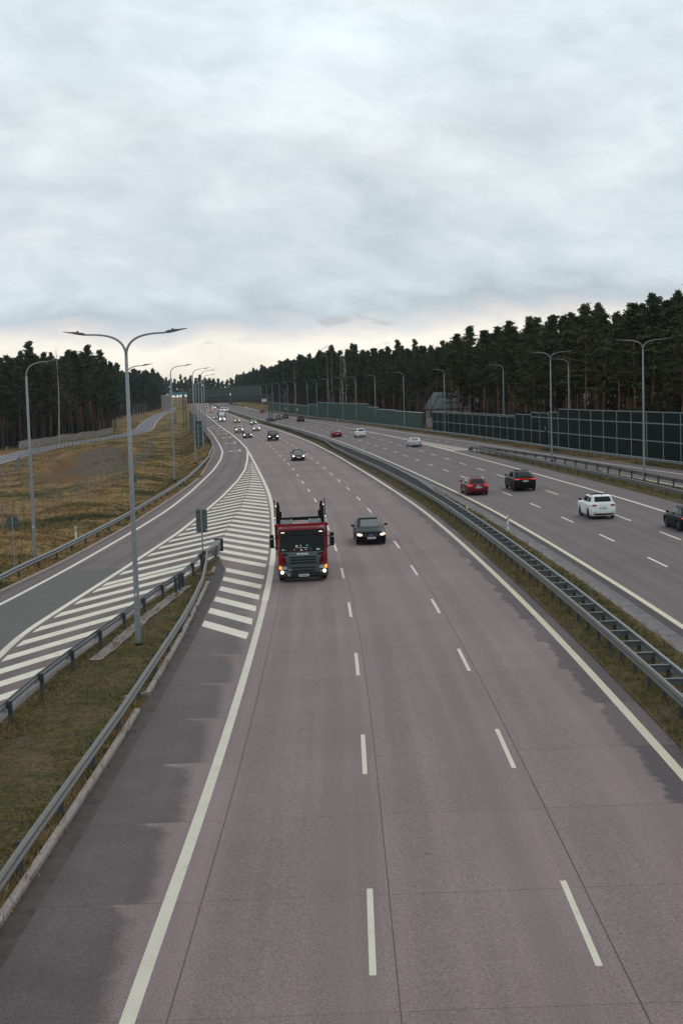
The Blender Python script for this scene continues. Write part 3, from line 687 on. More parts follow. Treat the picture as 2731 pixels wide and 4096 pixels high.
def lamp(x, y, label, arms=(1,), H=12.1, arm=1.55, group='lamp posts along the motorway', rz=0.0, z=0.0, parts=True):
    root = empty('street_lamp', (x, y, zz(x) + z), rz, label, 'street lamp', group)
    key = (arms, round(H, 1), arm)
    if key not in _lamps:
        zt = H - 1.05; res = []
        mb = MB(); n = 10
        mb.tube([(0, 0, -.5), (0, 0, .4), (0, 0, zt * .5), (0, 0, zt)], [.115, .115, .09, .062], n)
        res.append(('pole', mb, POLE, None))
        mb = MB(); mb.box((0, 0, .02), (.44, .44, .05)); mb.tube([(0, 0, .03), (0, 0, .16)], [.16, .12], 10); res.append(('base_plate', mb, BLACKP, None))
        mb = MB(); mb.box((0, -.112, .95), (.10, .02, .32)); res.append(('access_door', mb, POLE, None))
        mb = MB(); mb.box((0, -.11, 2.05), (.07, .02, .09)); res.append(('number_plate', mb, PLATE, None))
        for sx in arms:
            mb = MB(); a = arc_arm(sx, arm, .85, zt - .02); mb.tube(a, [.052 - .018 * i / 14 for i in range(15)], 7); res.append(('arm', mb, POLE, None))
            ml = MB(); luminaire(ml, a[-1], sx); res.append(('lamp_head', ml, LAMP_DARK, 'arm'))
        _lamps[key] = [(n_, mb.build(n_, m_, None, n_ in ('pole', 'arm')), pr) for n_, mb, m_, pr in res]; fresh = True
    else: fresh = False
    arm_o = None
    for n_, o, pr in _lamps[key]:
        if not fresh:
            c = o.copy(); COL.objects.link(c)
        else: c = o
        if n_ == 'arm': arm_o = c
        c.parent = arm_o if pr == 'arm' else root
    return root
lamp(-7.95, 53.4, 'tall double armed lamp post standing in the gore grass, nearest and largest', (-1, 1), 12.2, 1.5, rz=-.03)
lamp(-18.5, 84.0, 'single armed lamp post behind the outer ramp guardrail next to the round sign', (1,), 12.1, 1.35)
lamp(-16.75, 112, 'single armed lamp post hidden behind the big double lamp post', (1,), 12.2, 1.3)
_lp = [((700, 1925), 'single armed lamp post by the ramp guardrail bend'), ((784, 1853), 'single armed lamp post in front of the green panel screen'), ((816, 1806), 'single armed lamp post beside the green panel screen'), ((824, 1768), 'single armed lamp post behind the one beside the green screen')]
for (p, lb), H in zip(_lp, (12.9, 13.1, 13.4, 13.2)):
    x, y = at(*p); lamp(x, y, lb, (1,), H, 1.6)
for k, y in enumerate((292, 330, 372, 415, 460, 505, 555, 610)):
    lamp(float(xkerb(y)) - 1.1, y, 'far single armed lamp post in the row along the left edge of the motorway', (1,), 12.6, 1.6)
lamp(27.3, 126.1, 'double armed lamp post on the grass island in front of the tall noise wall', (-1, 1), 12.9, 1.75)
lamp(24.4, 161.7, 'double armed lamp post on the grass island beside the stepped noise wall', (-1, 1), 12.8, 1.75)
for k, (x, y) in enumerate([(31.0, 189.4), (26.7, 227.5), (20.1, 266.4), (14.0, 300), (9.0, 341.1), (4.6, 364.6), (1.2, 384), (-3.0, 410), (-6.5, 432), (-9.8, 452.5), (-14.6, 489), (-18.6, 520), (-23, 555), (-27.5, 592), (-32, 632), (-36.5, 672), (-43, 725), (-50, 790)]):
    lb = ['single armed lamp post in front of the dark noise wall beside the tall stepped panel', 'single armed lamp post in front of the dark noise wall with two panel rows', 'single armed lamp post before the white house behind the noise wall',
          'single armed lamp post near the open end of the light green wall'][k] if k < 4 else 'slim single armed lamp post in the row before the long light green wall'
    lamp(x, y, lb, (-1,), 12.3, 1.7)
x0 = -100
for k, y in enumerate((520, 545, 575, 610, 650, 690)):
    lamp(float(locC(y)) - 5, y, 'small dark lamp post along the side lane by the left forest', (1,), 7.5, 1.2, 'small lamps along the side lane', z=-1.5)

# ------------------------------------------------------------------ posts and signs
def delineator(x, y, label, h=1.0, z=0.0, marks=True, face=-1, base_h=0.0):
    root = empty('delineator_post', (x, y, zz(x) + z), 0, label, 'marker post', 'white marker posts')
    mb = MB(); mb.prism([(-.06, base_h), (.06, base_h), (.06, h - .06), (-.06, h)], -.025, .025); mb.build('post', WHITEP, root)
    mb = MB(); mb.box((-.028, -.03, h - .26), (.032, .012, .2)); mb.box((.028, -.03, h - .26), (.032, .012, .2)); mb.build('reflector', REDREF, root)
    if marks:
        vs, fs = text_verts('4', .15, .004); m2 = MB(); m2.add([(v[0], -.032, v[1] + .34) for v in vs], fs)
        vs, fs = text_verts('481', .05, .001); m2.add([(v[0], -.032, v[1] + .50) for v in vs], fs); m2.build('numbers', INK, root, recalc=False)
delineator(10.65, 89.7, 'white marker post with red reflector and number 4 on the median grass', 1.02)
delineator(8.75, 97.4, 'white marker post with red reflector mounted on the median barrier', 1.02, 0, False, base_h=.55)
for (p, lb, g) in (((1178.6, 1730.5), 'white marker post with orange top before the median barrier at the bend', 0), ((1214, 1718.5), 'white marker post beyond the median barrier near the bend', 0), ((1007, 1680), 'white marker post on the median close to the round speed sign', 0), ((964, 1662), 'small far white marker post on the median grass', 0), ((1453, 1812), 'white marker post beside the yellow edge line at the end of the wide median', 0),
                   ((1911.6, 1797), 'red and white marker post standing at the tip of the guardrail island', 1), ((1588, 1712), 'red and white marker post by the guardrail before the wall gap', 1), ((1349, 1689), 'red and white marker post by the guardrail in front of the light green wall', 1), ((306, 2170), 'white marker post with red reflector behind the left ramp guardrail', 1)):
    x, y = at(*p); delineator(x, y, lb, 1.05 if not g else 1.1, 0, False)
def round_sign(x, y, label, H, r, back=True, txt=None, z=0.0):
    root = empty('traffic_sign', (x, y, zz(x) + z), 0, label, 'traffic sign')
    mb = MB(); mb.tube([(0, 0, -.3), (0, 0, H + (r * .9 if back else -r * .2))], .035, 8); mb.build('pole', POLE, root)
    mb = MB(); mb.disc((0, .06 if back else -.05, H), r, .025, 'y', 28); pl = mb.build('plate', SIGN_BACK if back else REDREF, root)
    if back:
        mb = MB(); mb.box((0, .03, H + r * .4), (r * 1.2, .03, .05)); mb.box((0, .03, H - r * .4), (r * 1.2, .03, .05)); mb.build('bracket', STEEL_DARK, root)
    else:
        mb = MB(); mb.disc((0, -.066, H), r * .78, .012, 'y', 28); f = mb.build('white_face', PLATE, pl)
        vs, fs = text_verts(txt, r * .82, .012); m2 = MB(); m2.add([(v[0], -.076, v[1] + H) for v in vs], fs); m2.build('lettering', INK, pl, recalc=False)
    return root
round_sign(-19.1, 81.2, 'round grey back of a traffic sign on a thin pole behind the left guardrail', 2.6, .40)
x, y = at(996, 1662.5); round_sign(x, y, 'round white speed limit sign with red rim on the median', 2.05, .55, False, '100')
x, y = at(1188.8, 1663); round_sign(x, y, 'round white speed limit sign with red rim in front of the light green wall', 2.2, .55, False, '100')
x, y = at(1142, 1664)
root = empty('warning_sign', (x, y, zz(x)), 0, 'small red and white warning board with lamp hanging before the light green wall', 'traffic sign')
mb = MB(); mb.tube([(0, 0, -.3), (0, 0, 3.0)], .05, 8); mb.build('pole', POLE, root)
mb = MB(); mb.box((0, -.06, 2.75), (.9, .05, .55)); a = mb.build('board', REDREF, root)
mb = MB(); mb.box((-.1, -.09, 2.75), (.14, .01, .42)); mb.box((.16, -.09, 2.75), (.14, .01, .42)); mb.build('stripe', PLATE, a)
mb = MB(); mb.box((0, -.06, 2.25), (.8, .05, .45)); mb.build('lower_board', M('sign_green', (.05, .16, .10), .5), root)
mb = MB(); mb.prism([(-.4, 1.9), (.4, 1.9), (.0, 1.45)], -.09, -.05); mb.build('flap', BLACKP, root)
# rectangular sign seen from behind on the gore
root = empty('traffic_sign', (-8.0, 79.9, zz(-8.0) + .05), .03, 'tall rectangular grey sign back on a pole at the gore tip above the guardrail', 'traffic sign')
mb = MB(); mb.tube([(0, 0, -.3), (0, 0, 2.93)], .045, 10); mb.build('pole', POLE, root)
mb = MB(); rr = .06; W2, z0, z1 = .32, 1.62, 2.95
poly = [(sx * (W2 - rr) + sx * rr * math.cos(a) if False else cx + rr * math.cos(a), cz + rr * math.sin(a)) for cx, cz, a0 in ((W2 - rr, z1 - rr, 0), (-W2 + rr, z1 - rr, 90), (-W2 + rr, z0 + rr, 180), (W2 - rr, z0 + rr, 270)) for a in [R(a0 + 22.5 * k) for k in range(5)]]
mb.prism(poly, .05, .075); mb.build('plate', SIGN_BACK, root)
mb = MB(); mb.box((0, .03, 2.78), (.44, .035, .05)); mb.box((0, .03, 1.75), (.44, .035, .05)); mb.build('bracket', STEEL_DARK, root)
mb = MB(); mb.disc((.25, .046, 1.80), .032, .006, 'y', 14); mb.box((.25, .046, 1.73), (.05, .006, .03)); mb.build('sticker', PLATE, root)
x, y = at(540, 1935, -1.5)
root = empty('utility_box', (x, y, -1.55 + zz(x)), .1, 'small grey cabinet on a white base by the ditch behind the big lamp post', 'cabinet')
mb = MB(); mb.box((0, 0, .75), (.55, .3, 1.0)); mb.build('cabinet', SIGN_BACK, root); mb = MB(); mb.box((0, 0, .12), (.7, .45, .24)); mb.build('base', CONC, root)
x, y = at(1058.7, 1632)
root = empty('information_board', (x, y, zz(x) + .8), 0, 'plain white rectangular board on two posts beyond the end of the noise wall', 'sign board')
mb = MB(); mb.box((0, 0, 3.2), (2.4 * y / 640 * 1.0, .06, 1.6)); mb.build('board', PLATE, root)
for sx in (-.9, .9):
    mb = MB(); mb.tube([(sx, .06, -1.5), (sx, .06, 3.9)], .06, 8); mb.build('post', POLE, root)
x, y = at(955, 1611)
root = empty('information_board', (x, y, zz(x) + .5), 0, 'small yellow board far along the right edge of the motorway', 'sign board')
mb = MB(); mb.box((0, 0, 2.2), (1.7, .06, 1.2)); mb.build('board', M('yellow_sign', (.75, .42, .02), .5), root); mb = MB(); mb.tube([(0, .06, -1), (0, .06, 2.4)], .06, 8); mb.build('post', POLE, root)
x, y = at(461, 1731, -1.5)
root = empty('street_name_sign', (x, y, -1.5 + zz(x)), 0, 'small blue street name plate on a dark pole beside the side lane', 'street sign')
mb = MB(); mb.tube([(0, 0, -.2), (0, 0, 2.9)], .05, 8); mb.build('pole', STEEL_DARK, root); mb = MB(); mb.box((0, -.05, 2.75), (.85, .03, .28)); mb.build('plate', M('sign_blue', (.02, .13, .35), .5), root)
for p in ((28, 1806), (160, 1785)):
    x, y = at(*p, -1.5); root = empty('marker_stake', (x, y, -1.5 + zz(x)), 0, 'short yellow gas marker stake on the verge at the forest edge', 'marker stake', 'yellow marker stakes')
    mb = MB(); mb.box((0, 0, .45), (.12, .12, .9)); mb.build('stake', M('yellow_stake', (.55, .40, .03), .6), root); mb = MB(); mb.box((0, 0, .98), (.26, .05, .22)); mb.build('cap', M('yellow_stake', (.55, .40, .03), .6), root)
# ------------------------------------------------------------------ gantry with sign boards seen from behind
def gantry():
    a = math.atan(slope(xR, 432)); gx, gy = -20.8, 432.0
    root = empty('sign_gantry', (gx, gy, zz(gx)), -a, 'wide steel gantry with lattice girder and grey sign boards seen from behind', 'sign gantry')
    for lx in (0.0, -26.2):
        z0 = -.2 if lx == 0 else -1.6
        for dx in (-.45, .45):
            mb = MB(); mb.box((lx + dx, 0, (z0 + 7.3) / 2), (.26, .3, 7.3 - z0)); mb.build('leg', STEEL_OLD, root)
        mb = MB(); k = 0; zs = np.arange(z0 + .6, 7.0, .9)
        for q, zq in enumerate(zs[:-1]): mb.bar((lx - .4 if q % 2 else lx + .4, 0, zq), (lx + .4 if q % 2 else lx - .4, 0, zq + .9), .07, .07)
        mb.build('leg_lattice', STEEL_OLD, root)
    zb, zt, x0, x1 = 7.15, 8.15, -27.0, .8
    for yy in (-.5, .5):
        for z in (zb, zt):
            mb = MB(); mb.bar((x0, yy, z), (x1, yy, z), .16, .16); mb.build('chord', STEEL, root)
    mb = MB(); n = 32
    for k in range(n):
        xa, xb = x0 + (x1 - x0) * k / n, x0 + (x1 - x0) * (k + 1) / n
        for yy in (-.5, .5): mb.bar((xa, yy, zb if k % 2 else zt), (xb, yy, zt if k % 2 else zb), .07, .07)
        mb.bar((xa, -.5, zt), (xb, .5, zt), .06, .06)
    mb.build('lattice', STEEL, root)
    for (xa, xb, z0, z1) in ((-25.2, -20.9, 6.1, 11.1), (-20.7, -12.2, 6.0, 10.4), (-12.0, -2.7, 6.0, 10.9)):
        mb = MB(); mb.box(((xa + xb) / 2, .72, (z0 + z1) / 2), (xb - xa, .06, z1 - z0)); bd = mb.build('sign_board', SIGN_BACK, root)
        mb = MB(); nv = max(2, int((xb - xa) / 1.9))
        for k in range(nv + 1):
            x = xa + .15 + (xb - xa - .3) * k / nv; mb.box((x, .64, (z0 + z1) / 2), (.10, .09, z1 - z0))
        for k in range(5): mb.box(((xa + xb) / 2, .665, z0 + .2 + (z1 - z0 - .4) * k / 4), (xb - xa, .05, .07))
        mb.build('rib', STEEL_DARK, bd)
gantry()
# low concrete guard round the gantry leg in the median
x, y = -20.8, 432
root = empty('barrier_block', (x, y - 4, zz(x)), -math.atan(slope(xR, 432)), 'low dark ridged guard around the gantry leg in the median', 'crash barrier')
for sx in (-1, 1):
    mb = MB(); mb.box((sx * .75, 0, .45), (.1, 16, .8)); mb.build('side_rail', STEEL_OLD, root)
mb = MB()
for k in range(9): mb.box((0, -7.9 + 1.97 * k, .5), (1.5, .12, .7))
mb.build('cross_bar', STEEL_DARK, root)

# ------------------------------------------------------------------ bridge far ahead
def bridge():
    bx, by = -105.5, 930.0
    root = empty('road_bridge', (bx, by, zz(bx)), 0.0, 'far road bridge with bright turquoise girder and pale abutment crossing left of the gantry', 'bridge')
    mb = MB(); mb.box((16, 0, 9.4), (42, 9, 1.4)); mb.build('girder', M('turquoise_paint', (.03, .36, .44), .5, var=.1), root)
    mb = MB(); mb.box((16, 0, 10.25), (44, 9.6, .35)); mb.build('deck', CONC, root)
    mb = MB()
    for k in range(19): mb.box((-4 + 2.2 * k, -4.6, 10.9), (.08, .08, 1.0))
    mb.box((16, -4.6, 11.4), (42, .08, .1)); mb.build('railing', STEEL, root)
    mb = MB(); mb.box((-7.5, 0, 4), (6, 8.8, 9.5)); mb.build('abutment', M('pale_abutment', (.34, .30, .29), .8, var=.2, scale=.6), root)
    for x in (3.5, 21, 37):
        mb = MB(); mb.box((x, 0, 4.0), (1.0, 7, 9.4)); mb.build('pier', CONC, root)
bridge()

# ------------------------------------------------------------------ noise walls
def mat_slats(name, c1, c2, sx, sz, ax=2):
    mt, t, b = material(name); x, y, z = t.sep(t.obj())
    q = {2: z, 0: x}[ax]
    s = t.m('SINE', t.m('MULTIPLY', q, 2 * math.pi / sz)); n = t.noise(t.obj(), .8, 5, .7)
    c = t.mix(t.step(s, -.6, .4), c1, c2); f = t.lin(n, .3, .7, .7, 1.25); c = t.mix(1.0, c, t.xyz(f, f, f), 'MULTIPLY')
    t.put(b.inputs['Base Color'], c); b.inputs['Roughness'].default_value = .8; b.inputs['Specular IOR Level'].default_value = .08
    t.put(b.inputs['Normal'], t.bump(s, .5, .02)); return mt
DARKWALL = mat_slats('dark_green_louvre', (.0045, .007, .006), (.0095, .0165, .014), 1, .22)
LIGHTWALL = mat_slats('aged_green_wall', (.036, .066, .055), (.052, .084, .070), 1, .5)
RAILM = M('wall_frame_steel', (.19, .21, .214), .55, .3, var=.1, scale=4)
def noise_wall():
    root = empty('noise_wall', (36.5, 150, zz(36.5)), 0, 'long dark green louvred noise wall with pale steel frame and stepped top', 'noise wall')
    ox, oy, oz = root.location
    ys = []; y = 84.0
    while y < 279: ys.append(y); y += 4.75
    def hgt(y): return 5.45 if y < 191 else 5.0 if y < 199 else 4.8 if y < 208 else 4.45 if y < 216 else 3.95
    pts = [(float(wallx(y)), y) for y in ys]
    for i, ((xa, ya), (xb, yb)) in enumerate(zip(pts, pts[1:])):
        h = hgt((ya + yb) / 2); a = Vector((xa - ox, ya - oy, 0)); b = Vector((xb - ox, yb - oy, 0)); z0 = zz(xa) - .1 - oz
        mb = MB(); n = (b - a).cross(Vector((0, 0, 1))).normalized() * .07
        vs = [p + s_ * n + Vector((0, 0, z0 + q)) for p in (a, b) for s_ in (-1, 1) for q in (0, h)]
        mb.add(vs, [(0, 1, 3, 2), (4, 6, 7, 5), (0, 4, 5, 1), (2, 3, 7, 6), (0, 2, 6, 4), (1, 5, 7, 3)]); mb.build('panel', DARKWALL, root)
        mb = MB()
        for zq, hh in ((h - .03, .09), (2.15, .12), (4.15, .12)):
            if zq < h - .4 or zq > h - .1: mb.bar(a + Vector((0, 0, z0 + zq)), b + Vector((0, 0, z0 + zq)), .2, hh)
        mb.build('rail', RAILM, root)
    for i, (x, y) in enumerate(pts):
        h = max(hgt(y - 1), hgt(y + 1)); mb = MB(); mb.box((x - ox - .03, y - oy, zz(x) - oz + h / 2 - .1), (.17, .17, h + .04), math.atan(-slope(wallx, y))); mb.build('post', RAILM, root)
    # service door with a small green sign
    y = 199.4; x = float(wallx(y)) - .16
    mb = MB(); mb.box((x - ox, y - oy, zz(x) - oz + 1.1), (.05, 1.1, 2.2), .15); d = mb.build('door', DARKWALL, root)
    mb = MB(); mb.box((x - ox - .05, y - oy, zz(x) - oz + 2.5), (.03, .45, .6), .15); mb.build('door_sign', M('sign_green', (.03, .22, .12), .5), root)
noise_wall()
fwl = curve([(284, 16.6), (338, 9.3), (389, 1.3), (412, -2.6), (458, -9.8), (560, -21.8), (666, -33.5)], 5)
def light_wall():
    root = empty('noise_wall', (16.6, 284, zz(16.6)), 0, 'long light green weathered noise wall with vertical battens, far part of the barrier', 'noise wall')
    ox, oy, oz = root.location
    def hgt(y): return 3.75 if y < 318 else 3.9 if y < 341 else 4.35 if y < 354 else 5.05 if y < 440 else 4.4 if y < 462 else 3.8
    ys = [284 + 4.6 * k for k in range(84)]; bat = MB(); cap = MB()
    for ya, yb in zip(ys, ys[1:]):
        h = hgt((ya + yb) / 2); xa, xb = float(fwl(ya)), float(fwl(yb)); z0 = zz(xa) - oz - .1
        lean = .09
        mb = MB(); vs = []
        for (x, y) in ((xa, ya), (xb, yb)):
            vs += [(x - ox, y - oy, z0), (x - ox + .3, y - oy, z0), (x - ox + lean * h + .3, y - oy, z0 + h), (x - ox + lean * h, y - oy, z0 + h)]
        mb.add(vs, [(0, 1, 2, 3), (7, 6, 5, 4), (0, 3, 7, 4), (1, 5, 6, 2), (3, 2, 6, 7), (0, 4, 5, 1)]); mb.build('panel', LIGHTWALL, root)
        cap.bar((xa - ox + lean * h + .15, ya - oy, z0 + h + .05), (xb - ox + lean * h + .15, yb - oy, z0 + h + .05), .42, .1)
        nb = 4 if ya < 420 else 2
        for k in range(nb):
            q = (k + .5) / nb; x, y = xa + (xb - xa) * q, ya + (yb - ya) * q
            bat.bar((x - ox - .05, y - oy, z0), (x - ox + lean * h - .05, y - oy, z0 + h), .07, .09)
    bat.build('battens', M('wall_batten', (.125, .165, .145), .7, var=.3, scale=2), root); cap.build('coping', M('wall_coping', (.33, .34, .33), .7), root)
    mb = MB()
    for k in range(6): mb.box((.4, .3 + .8 * k * 0, .3 + .65 * k), (.9, .3, .12))
    mb.box((.5, 0, 1.8), (.15, .35, 3.7)); mb.build('end_frame', STEEL_DARK, root)
light_wall()
def green_screen():
    """panel screen on the left bank, seen almost end on"""
    root = empty('noise_screen', (-26.3, 256, zz(-26.3)), 0, 'dark green panel screen with pale frame on the left bank behind the lamp posts', 'noise screen')
    f = lambda y: xkerb(y) - 2.6
    ox, oy, oz = root.location
    ys = [256 + 5 * k for k in range(30)]
    for ya, yb in zip(ys, ys[1:]):
        xa, xb = float(f(ya)), float(f(yb)); z0 = zz(xa) - oz - .9; h = 4.8 if ya < 300 else 5.4
        mb = MB(); mb.bar((xa - ox, ya - oy, z0 + h / 2), (xb - ox, yb - oy, z0 + h / 2), .14, h); mb.build('panel', M('screen_green', (.012, .05, .038), .6, var=.2), root)
    for y in ys:
        x = float(f(y)); h = 4.9 if y < 301 else 5.5; mb = MB(); mb.box((x - ox, y - oy, zz(x) - oz - .9 + h / 2), (.22, .2, h)); mb.build('post', RAILM, root)
    # end panel facing the camera
    mb = MB(); mb.box((.72, 0, 2.2), (1.35, .12, 4.6)); mb.build('end_panel', M('screen_green', (.012, .05, .038), .6, var=.2), root)
    mb = MB()
    for k in range(6): mb.box((.72, -.08, -.08 + .92 * k), (1.4, .06, .08))
    mb.box((.03, -.08, 2.2), (.08, .06, 4.7)); mb.box((1.41, -.08, 2.2), (.1, .06, 4.7)); mb.build('end_frame', RAILM, root)
green_screen()

# ------------------------------------------------------------------ house behind the wall
def house():
    hx, hy = 24.4, 312.0
    root = empty('house', (hx, hy, zz(hx) - .3), R(-8), 'white rendered house with grey pitched roof half hidden behind the noise wall', 'house')
    wm = M('house_render', (.50, .45, .42), .85, var=.25, scale=.8); W, D, hw, hr = 9.6, 8.5, 4.5, 7.6
    mb = MB(); mb.prism([(-W / 2, 0), (W / 2, 0), (W / 2, hw), (-W / 2, hw)], -D / 2, D / 2); mb.add([(-W / 2, -D / 2, hw), (-W / 2, D / 2, hw), (-W / 2, 0, hw + .02), (W / 2, -D / 2, hw), (W / 2, D / 2, hw), (W / 2, 0, hr - .1)], [(0, 1, 2), (3, 5, 4)]); mb.build('wall', wm, root)
    mb = MB(); o_ = .55
    for s_ in (-1, 1):
        a = [(-W / 2 - o_, s_ * (D / 2 + o_), hw - .45), (W / 2 + o_, s_ * (D / 2 + o_), hw - .45), (W / 2 + o_ - 1.0, 0, hr), (-W / 2 - o_ + 2.1, 0, hr)]
        mb.add(a + [(p[0], p[1], p[2] + .18) for p in a], [(3, 2, 1, 0), (4, 5, 6, 7), (0, 1, 5, 4), (1, 2, 6, 5), (2, 3, 7, 6), (3, 0, 4, 7)])
    rf = mb.build('roof', M('grey_roof', (.095, .10, .108), .7, var=.2, scale=1.5), root)
    mb = MB(); mb.box((1.8, .8, 7.5), (.6, .6, 1.2)); mb.build('chimney', wm, rf)
    for x in (-3.4, 0, 3.2):
        mb = MB(); mb.box((x, -D / 2 - .02, 2.9), (1.2, .08, 1.3)); f = mb.build('window', PLATE, root)
        mb = MB(); mb.box((x, -D / 2 - .07, 2.9), (1.0, .03, 1.1)); mb.build('pane', GLASS_DARK, f)
house()

# ------------------------------------------------------------------ vegetation
def mat_bark(name, low, high, z0=4, z1=12):
    mt, t, b = material(name); p = t.obj(); z = t.sep(p)[2]
    oi = t.new('ShaderNodeObjectInfo').outputs['Random']
    n = t.noise(p, 3.5, 4, .7); c = t.mix(t.step(t.m('ADD', z, t.m('MULTIPLY', n, 3)), z0, z1), low, high)
    f = t.m('MULTIPLY', t.lin(n, .3, .7, .6, 1.4), t.lin(oi, 0, 1, .7, 1.25)); c = t.mix(1.0, c, t.xyz(f, f, f), 'MULTIPLY')
    t.put(b.inputs['Base Color'], c); b.inputs['Roughness'].default_value = .9; return mt
def mat_leaf(name, a, bb):
    mt, t, b = material(name); p = t.geo(); oi = t.new('ShaderNodeObjectInfo').outputs['Random']
    n = t.noise(p, .55, 4, .65); c = t.mix(t.sat(t.m('ADD', t.lin(n, .3, .7), t.m('MULTIPLY', t.m('SUBTRACT', oi, .5), .6))), a, bb)
    t.put(b.inputs['Base Color'], c); b.inputs['Roughness'].default_value = .75; b.inputs['Specular IOR Level'].default_value = .2; return mt
PINE_BARK = mat_bark('pine_bark', (.056, .039, .030), (.26, .115, .062))
FAR_BARK = mat_bark('shaded_forest_bark', (.028, .021, .017), (.050, .030, .020), -99, -98)
BIRCH_BARK = mat_bark('birch_bark', (.36, .33, .30), (.46, .42, .39))
TWIG = mat_bark('bare_twigs', (.075, .050, .042), (.10, .062, .052))
NEEDLE = mat_leaf('pine_needles', (.015, .025, .010), (.058, .070, .023))
NEEDLE_FAR = mat_leaf('pine_needles_distant', (.016, .027, .014), (.040, .055, .026))
BROWNLEAF = mat_leaf('brown_undergrowth', (.010, .010, .006), (.026, .018, .012))
def quads_cloud(C, S, n, size, rg, aspect=.34, up=.25):
    """n small leaf quads round each centre C with spread S"""
    C = np.repeat(np.asarray(C, float), n, 0); S = np.repeat(np.asarray(S, float), n, 0); m = len(C)
    d = rg.normal(size=(m, 3)); d /= np.linalg.norm(d, axis=1)[:, None]; r = rg.random(m) ** .5
    P = C + d * r[:, None] * S
    a = d * .6 + rg.normal(size=(m, 3)) * .6; a[:, 2] += up; a /= np.linalg.norm(a, axis=1)[:, None]
    q = np.cross(a, rg.normal(size=(m, 3))); q /= np.linalg.norm(q, axis=1)[:, None]
    sz = size * (.6 + .8 * rg.random(m)); a *= sz[:, None]; q *= (sz * aspect)[:, None]
    V = np.stack([P - a - q * .4, P - a * .2 + q, P + a + q * .2, P + a * .1 - q], 1).reshape(-1, 3)
    return V, np.arange(4 * m).reshape(-1, 4)
def pine_parts(seed, H, R0, low, nb=56, nq=19, size=.27, branches=True):
    rg = np.random.default_rng(seed); mb = MB()
    bend = rg.normal(size=2) * .35
    def axis(z): q = z / H; return np.array([bend[0] * q * q + .12 * math.sin(q * 5 + seed), bend[1] * q * q + .12 * math.cos(q * 4 + seed), z])
    r0 = .15 + .006 * H * rg.random()
    mb.tube([axis(H * k / 9) for k in range(10)], [r0 * (1 - .86 * k / 9) for k in range(10)], 7, False)
    C = []; S = []
    for i in range(nb):
        q = (i + rg.random()) / nb; z = H * (low + (1 - low) * q ** .92)
        s = (z / H - low) / (1 - low)
        prof = (.5 + .5 * min(1, s / .3)) * (1 - s) ** .85 + .05
        L = R0 * 1.42 * prof * (.30 + 1.0 * rg.random()); az = rg.random() * 6.283; rise = (.05 + .5 * s) * L * (.4 + rg.random())
        b0 = axis(z); e = b0 + np.array([math.cos(az) * L, math.sin(az) * L, rise])
        if branches: mb.tube([b0, b0 * .45 + e * .55 - np.array([0, 0, .08]), e], [.05, .035, .012], 4, False)
        for t_ in (.45, .75, 1.0):
            C.append(b0 + (e - b0) * t_ + rg.normal(size=3) * .12); k = .30 + .30 * t_ * min(1.2, L); S.append((k * 1.5, k * 1.5, k * .42))
    for k in range(3): C.append(axis(H * (.96 + .016 * k))); S.append((.24 - .05 * k, .24 - .05 * k, .42))
    if branches:
        for i in range(9):
            z = H * (.22 + (low - .2) * rg.random()); az = rg.random() * 6.283; L = .5 + 1.3 * rg.random(); b0 = axis(z)
            mb.tube([b0, b0 + np.array([math.cos(az) * L, math.sin(az) * L, -.1 + .3 * rg.random()])], [.03, .008], 3, False)
    V, F = quads_cloud(C, S, nq, size, rg)
    return mb, V, F
PINES = []
for k, (H, R0, low) in enumerate([(20, 2.5, .40), (21.5, 2.3, .46), (18.5, 2.8, .34), (22.5, 2.4, .50), (19.5, 2.1, .40), (17, 2.6, .30), (21, 2.9, .44), (23, 2.2, .48)]):
    mb, V, F = pine_parts(40 + k, H, R0, low)
    tr = mb.build('trunk', PINE_BARK, None, True, recalc=False); cr = mesh_np('crown', V, F, NEEDLE)
    PINES.append((tr, cr, H)); COL.objects.unlink(tr); COL.objects.unlink(cr)
def plant_pine(x, y, z, label, group, k, sc, rz):
    tr, cr, H = PINES[k]
    root = bpy.data.objects.new('pine_tree', None); COL.objects.link(root); root.location = (x, y, z); root.rotation_euler = (0, 0, rz); wd_ = sc * (.95 + .55 * rg.random()); root.scale = (wd_, wd_, sc * (.92 + .13 * rg.random()))
    tag(root, label, 'pine tree', group)
    for src in (tr, cr):
        c = src.copy(); COL.objects.link(c); c.parent = root
rg = np.random.default_rng(5)
edgeR = lambda y: np.where(np.asarray(y) < 680, wallx(y) + np.interp(y, [0, 150, 270, 281, 335, 350, 700], [6, 5.5, 5.5, 15, 15, 5, 6]), xw(y) + 13)
def hsl(x): return SL * min(max(x, -150), 150)
n_r = 0; deep = []
for row in range(9):
    y = 128 + 2 * row
    while y < 430:
        jx, jy = rg.normal() * 1.0, rg.normal() * 1.0; x = float(edgeR(y)) + row * 4.3 + jx + 1.5
        if row < 3 and n_r < 196 and x - .27 * y < 6:
            plant_pine(x, y + jy, hsl(x) - .5, 'tall dark pine with bare reddish trunk in the forest behind the noise wall', 'pines behind the noise wall', int(rg.integers(8)), float(np.interp(y, [150, 230, 300, 430], [.84, .86, .82, .80])) + .11 * rg.random(), rg.random() * 6.28); n_r += 1
        elif x - .30 * y < 14: deep.append((x, y + jy, hsl(x) - .5, float(np.interp(y, [150, 230, 300, 430], [.84, .86, .82, .82])) + .12 * rg.random(), 0 if row < 5 else 1))
        y += 4.1 + .35 * row + rg.random() * .6
for (x, y) in ((25.6, 299), (27.6, 297), (29.3, 301), (30.8, 297), (26.8, 303), (23.9, 300)):
    plant_pine(x, y, .0, 'slim pine standing right in front of the white house', 'pines by the white house', int(rg.integers(8)), .72 + .1 * rg.random(), rg.random() * 6.28)
n_l = 0
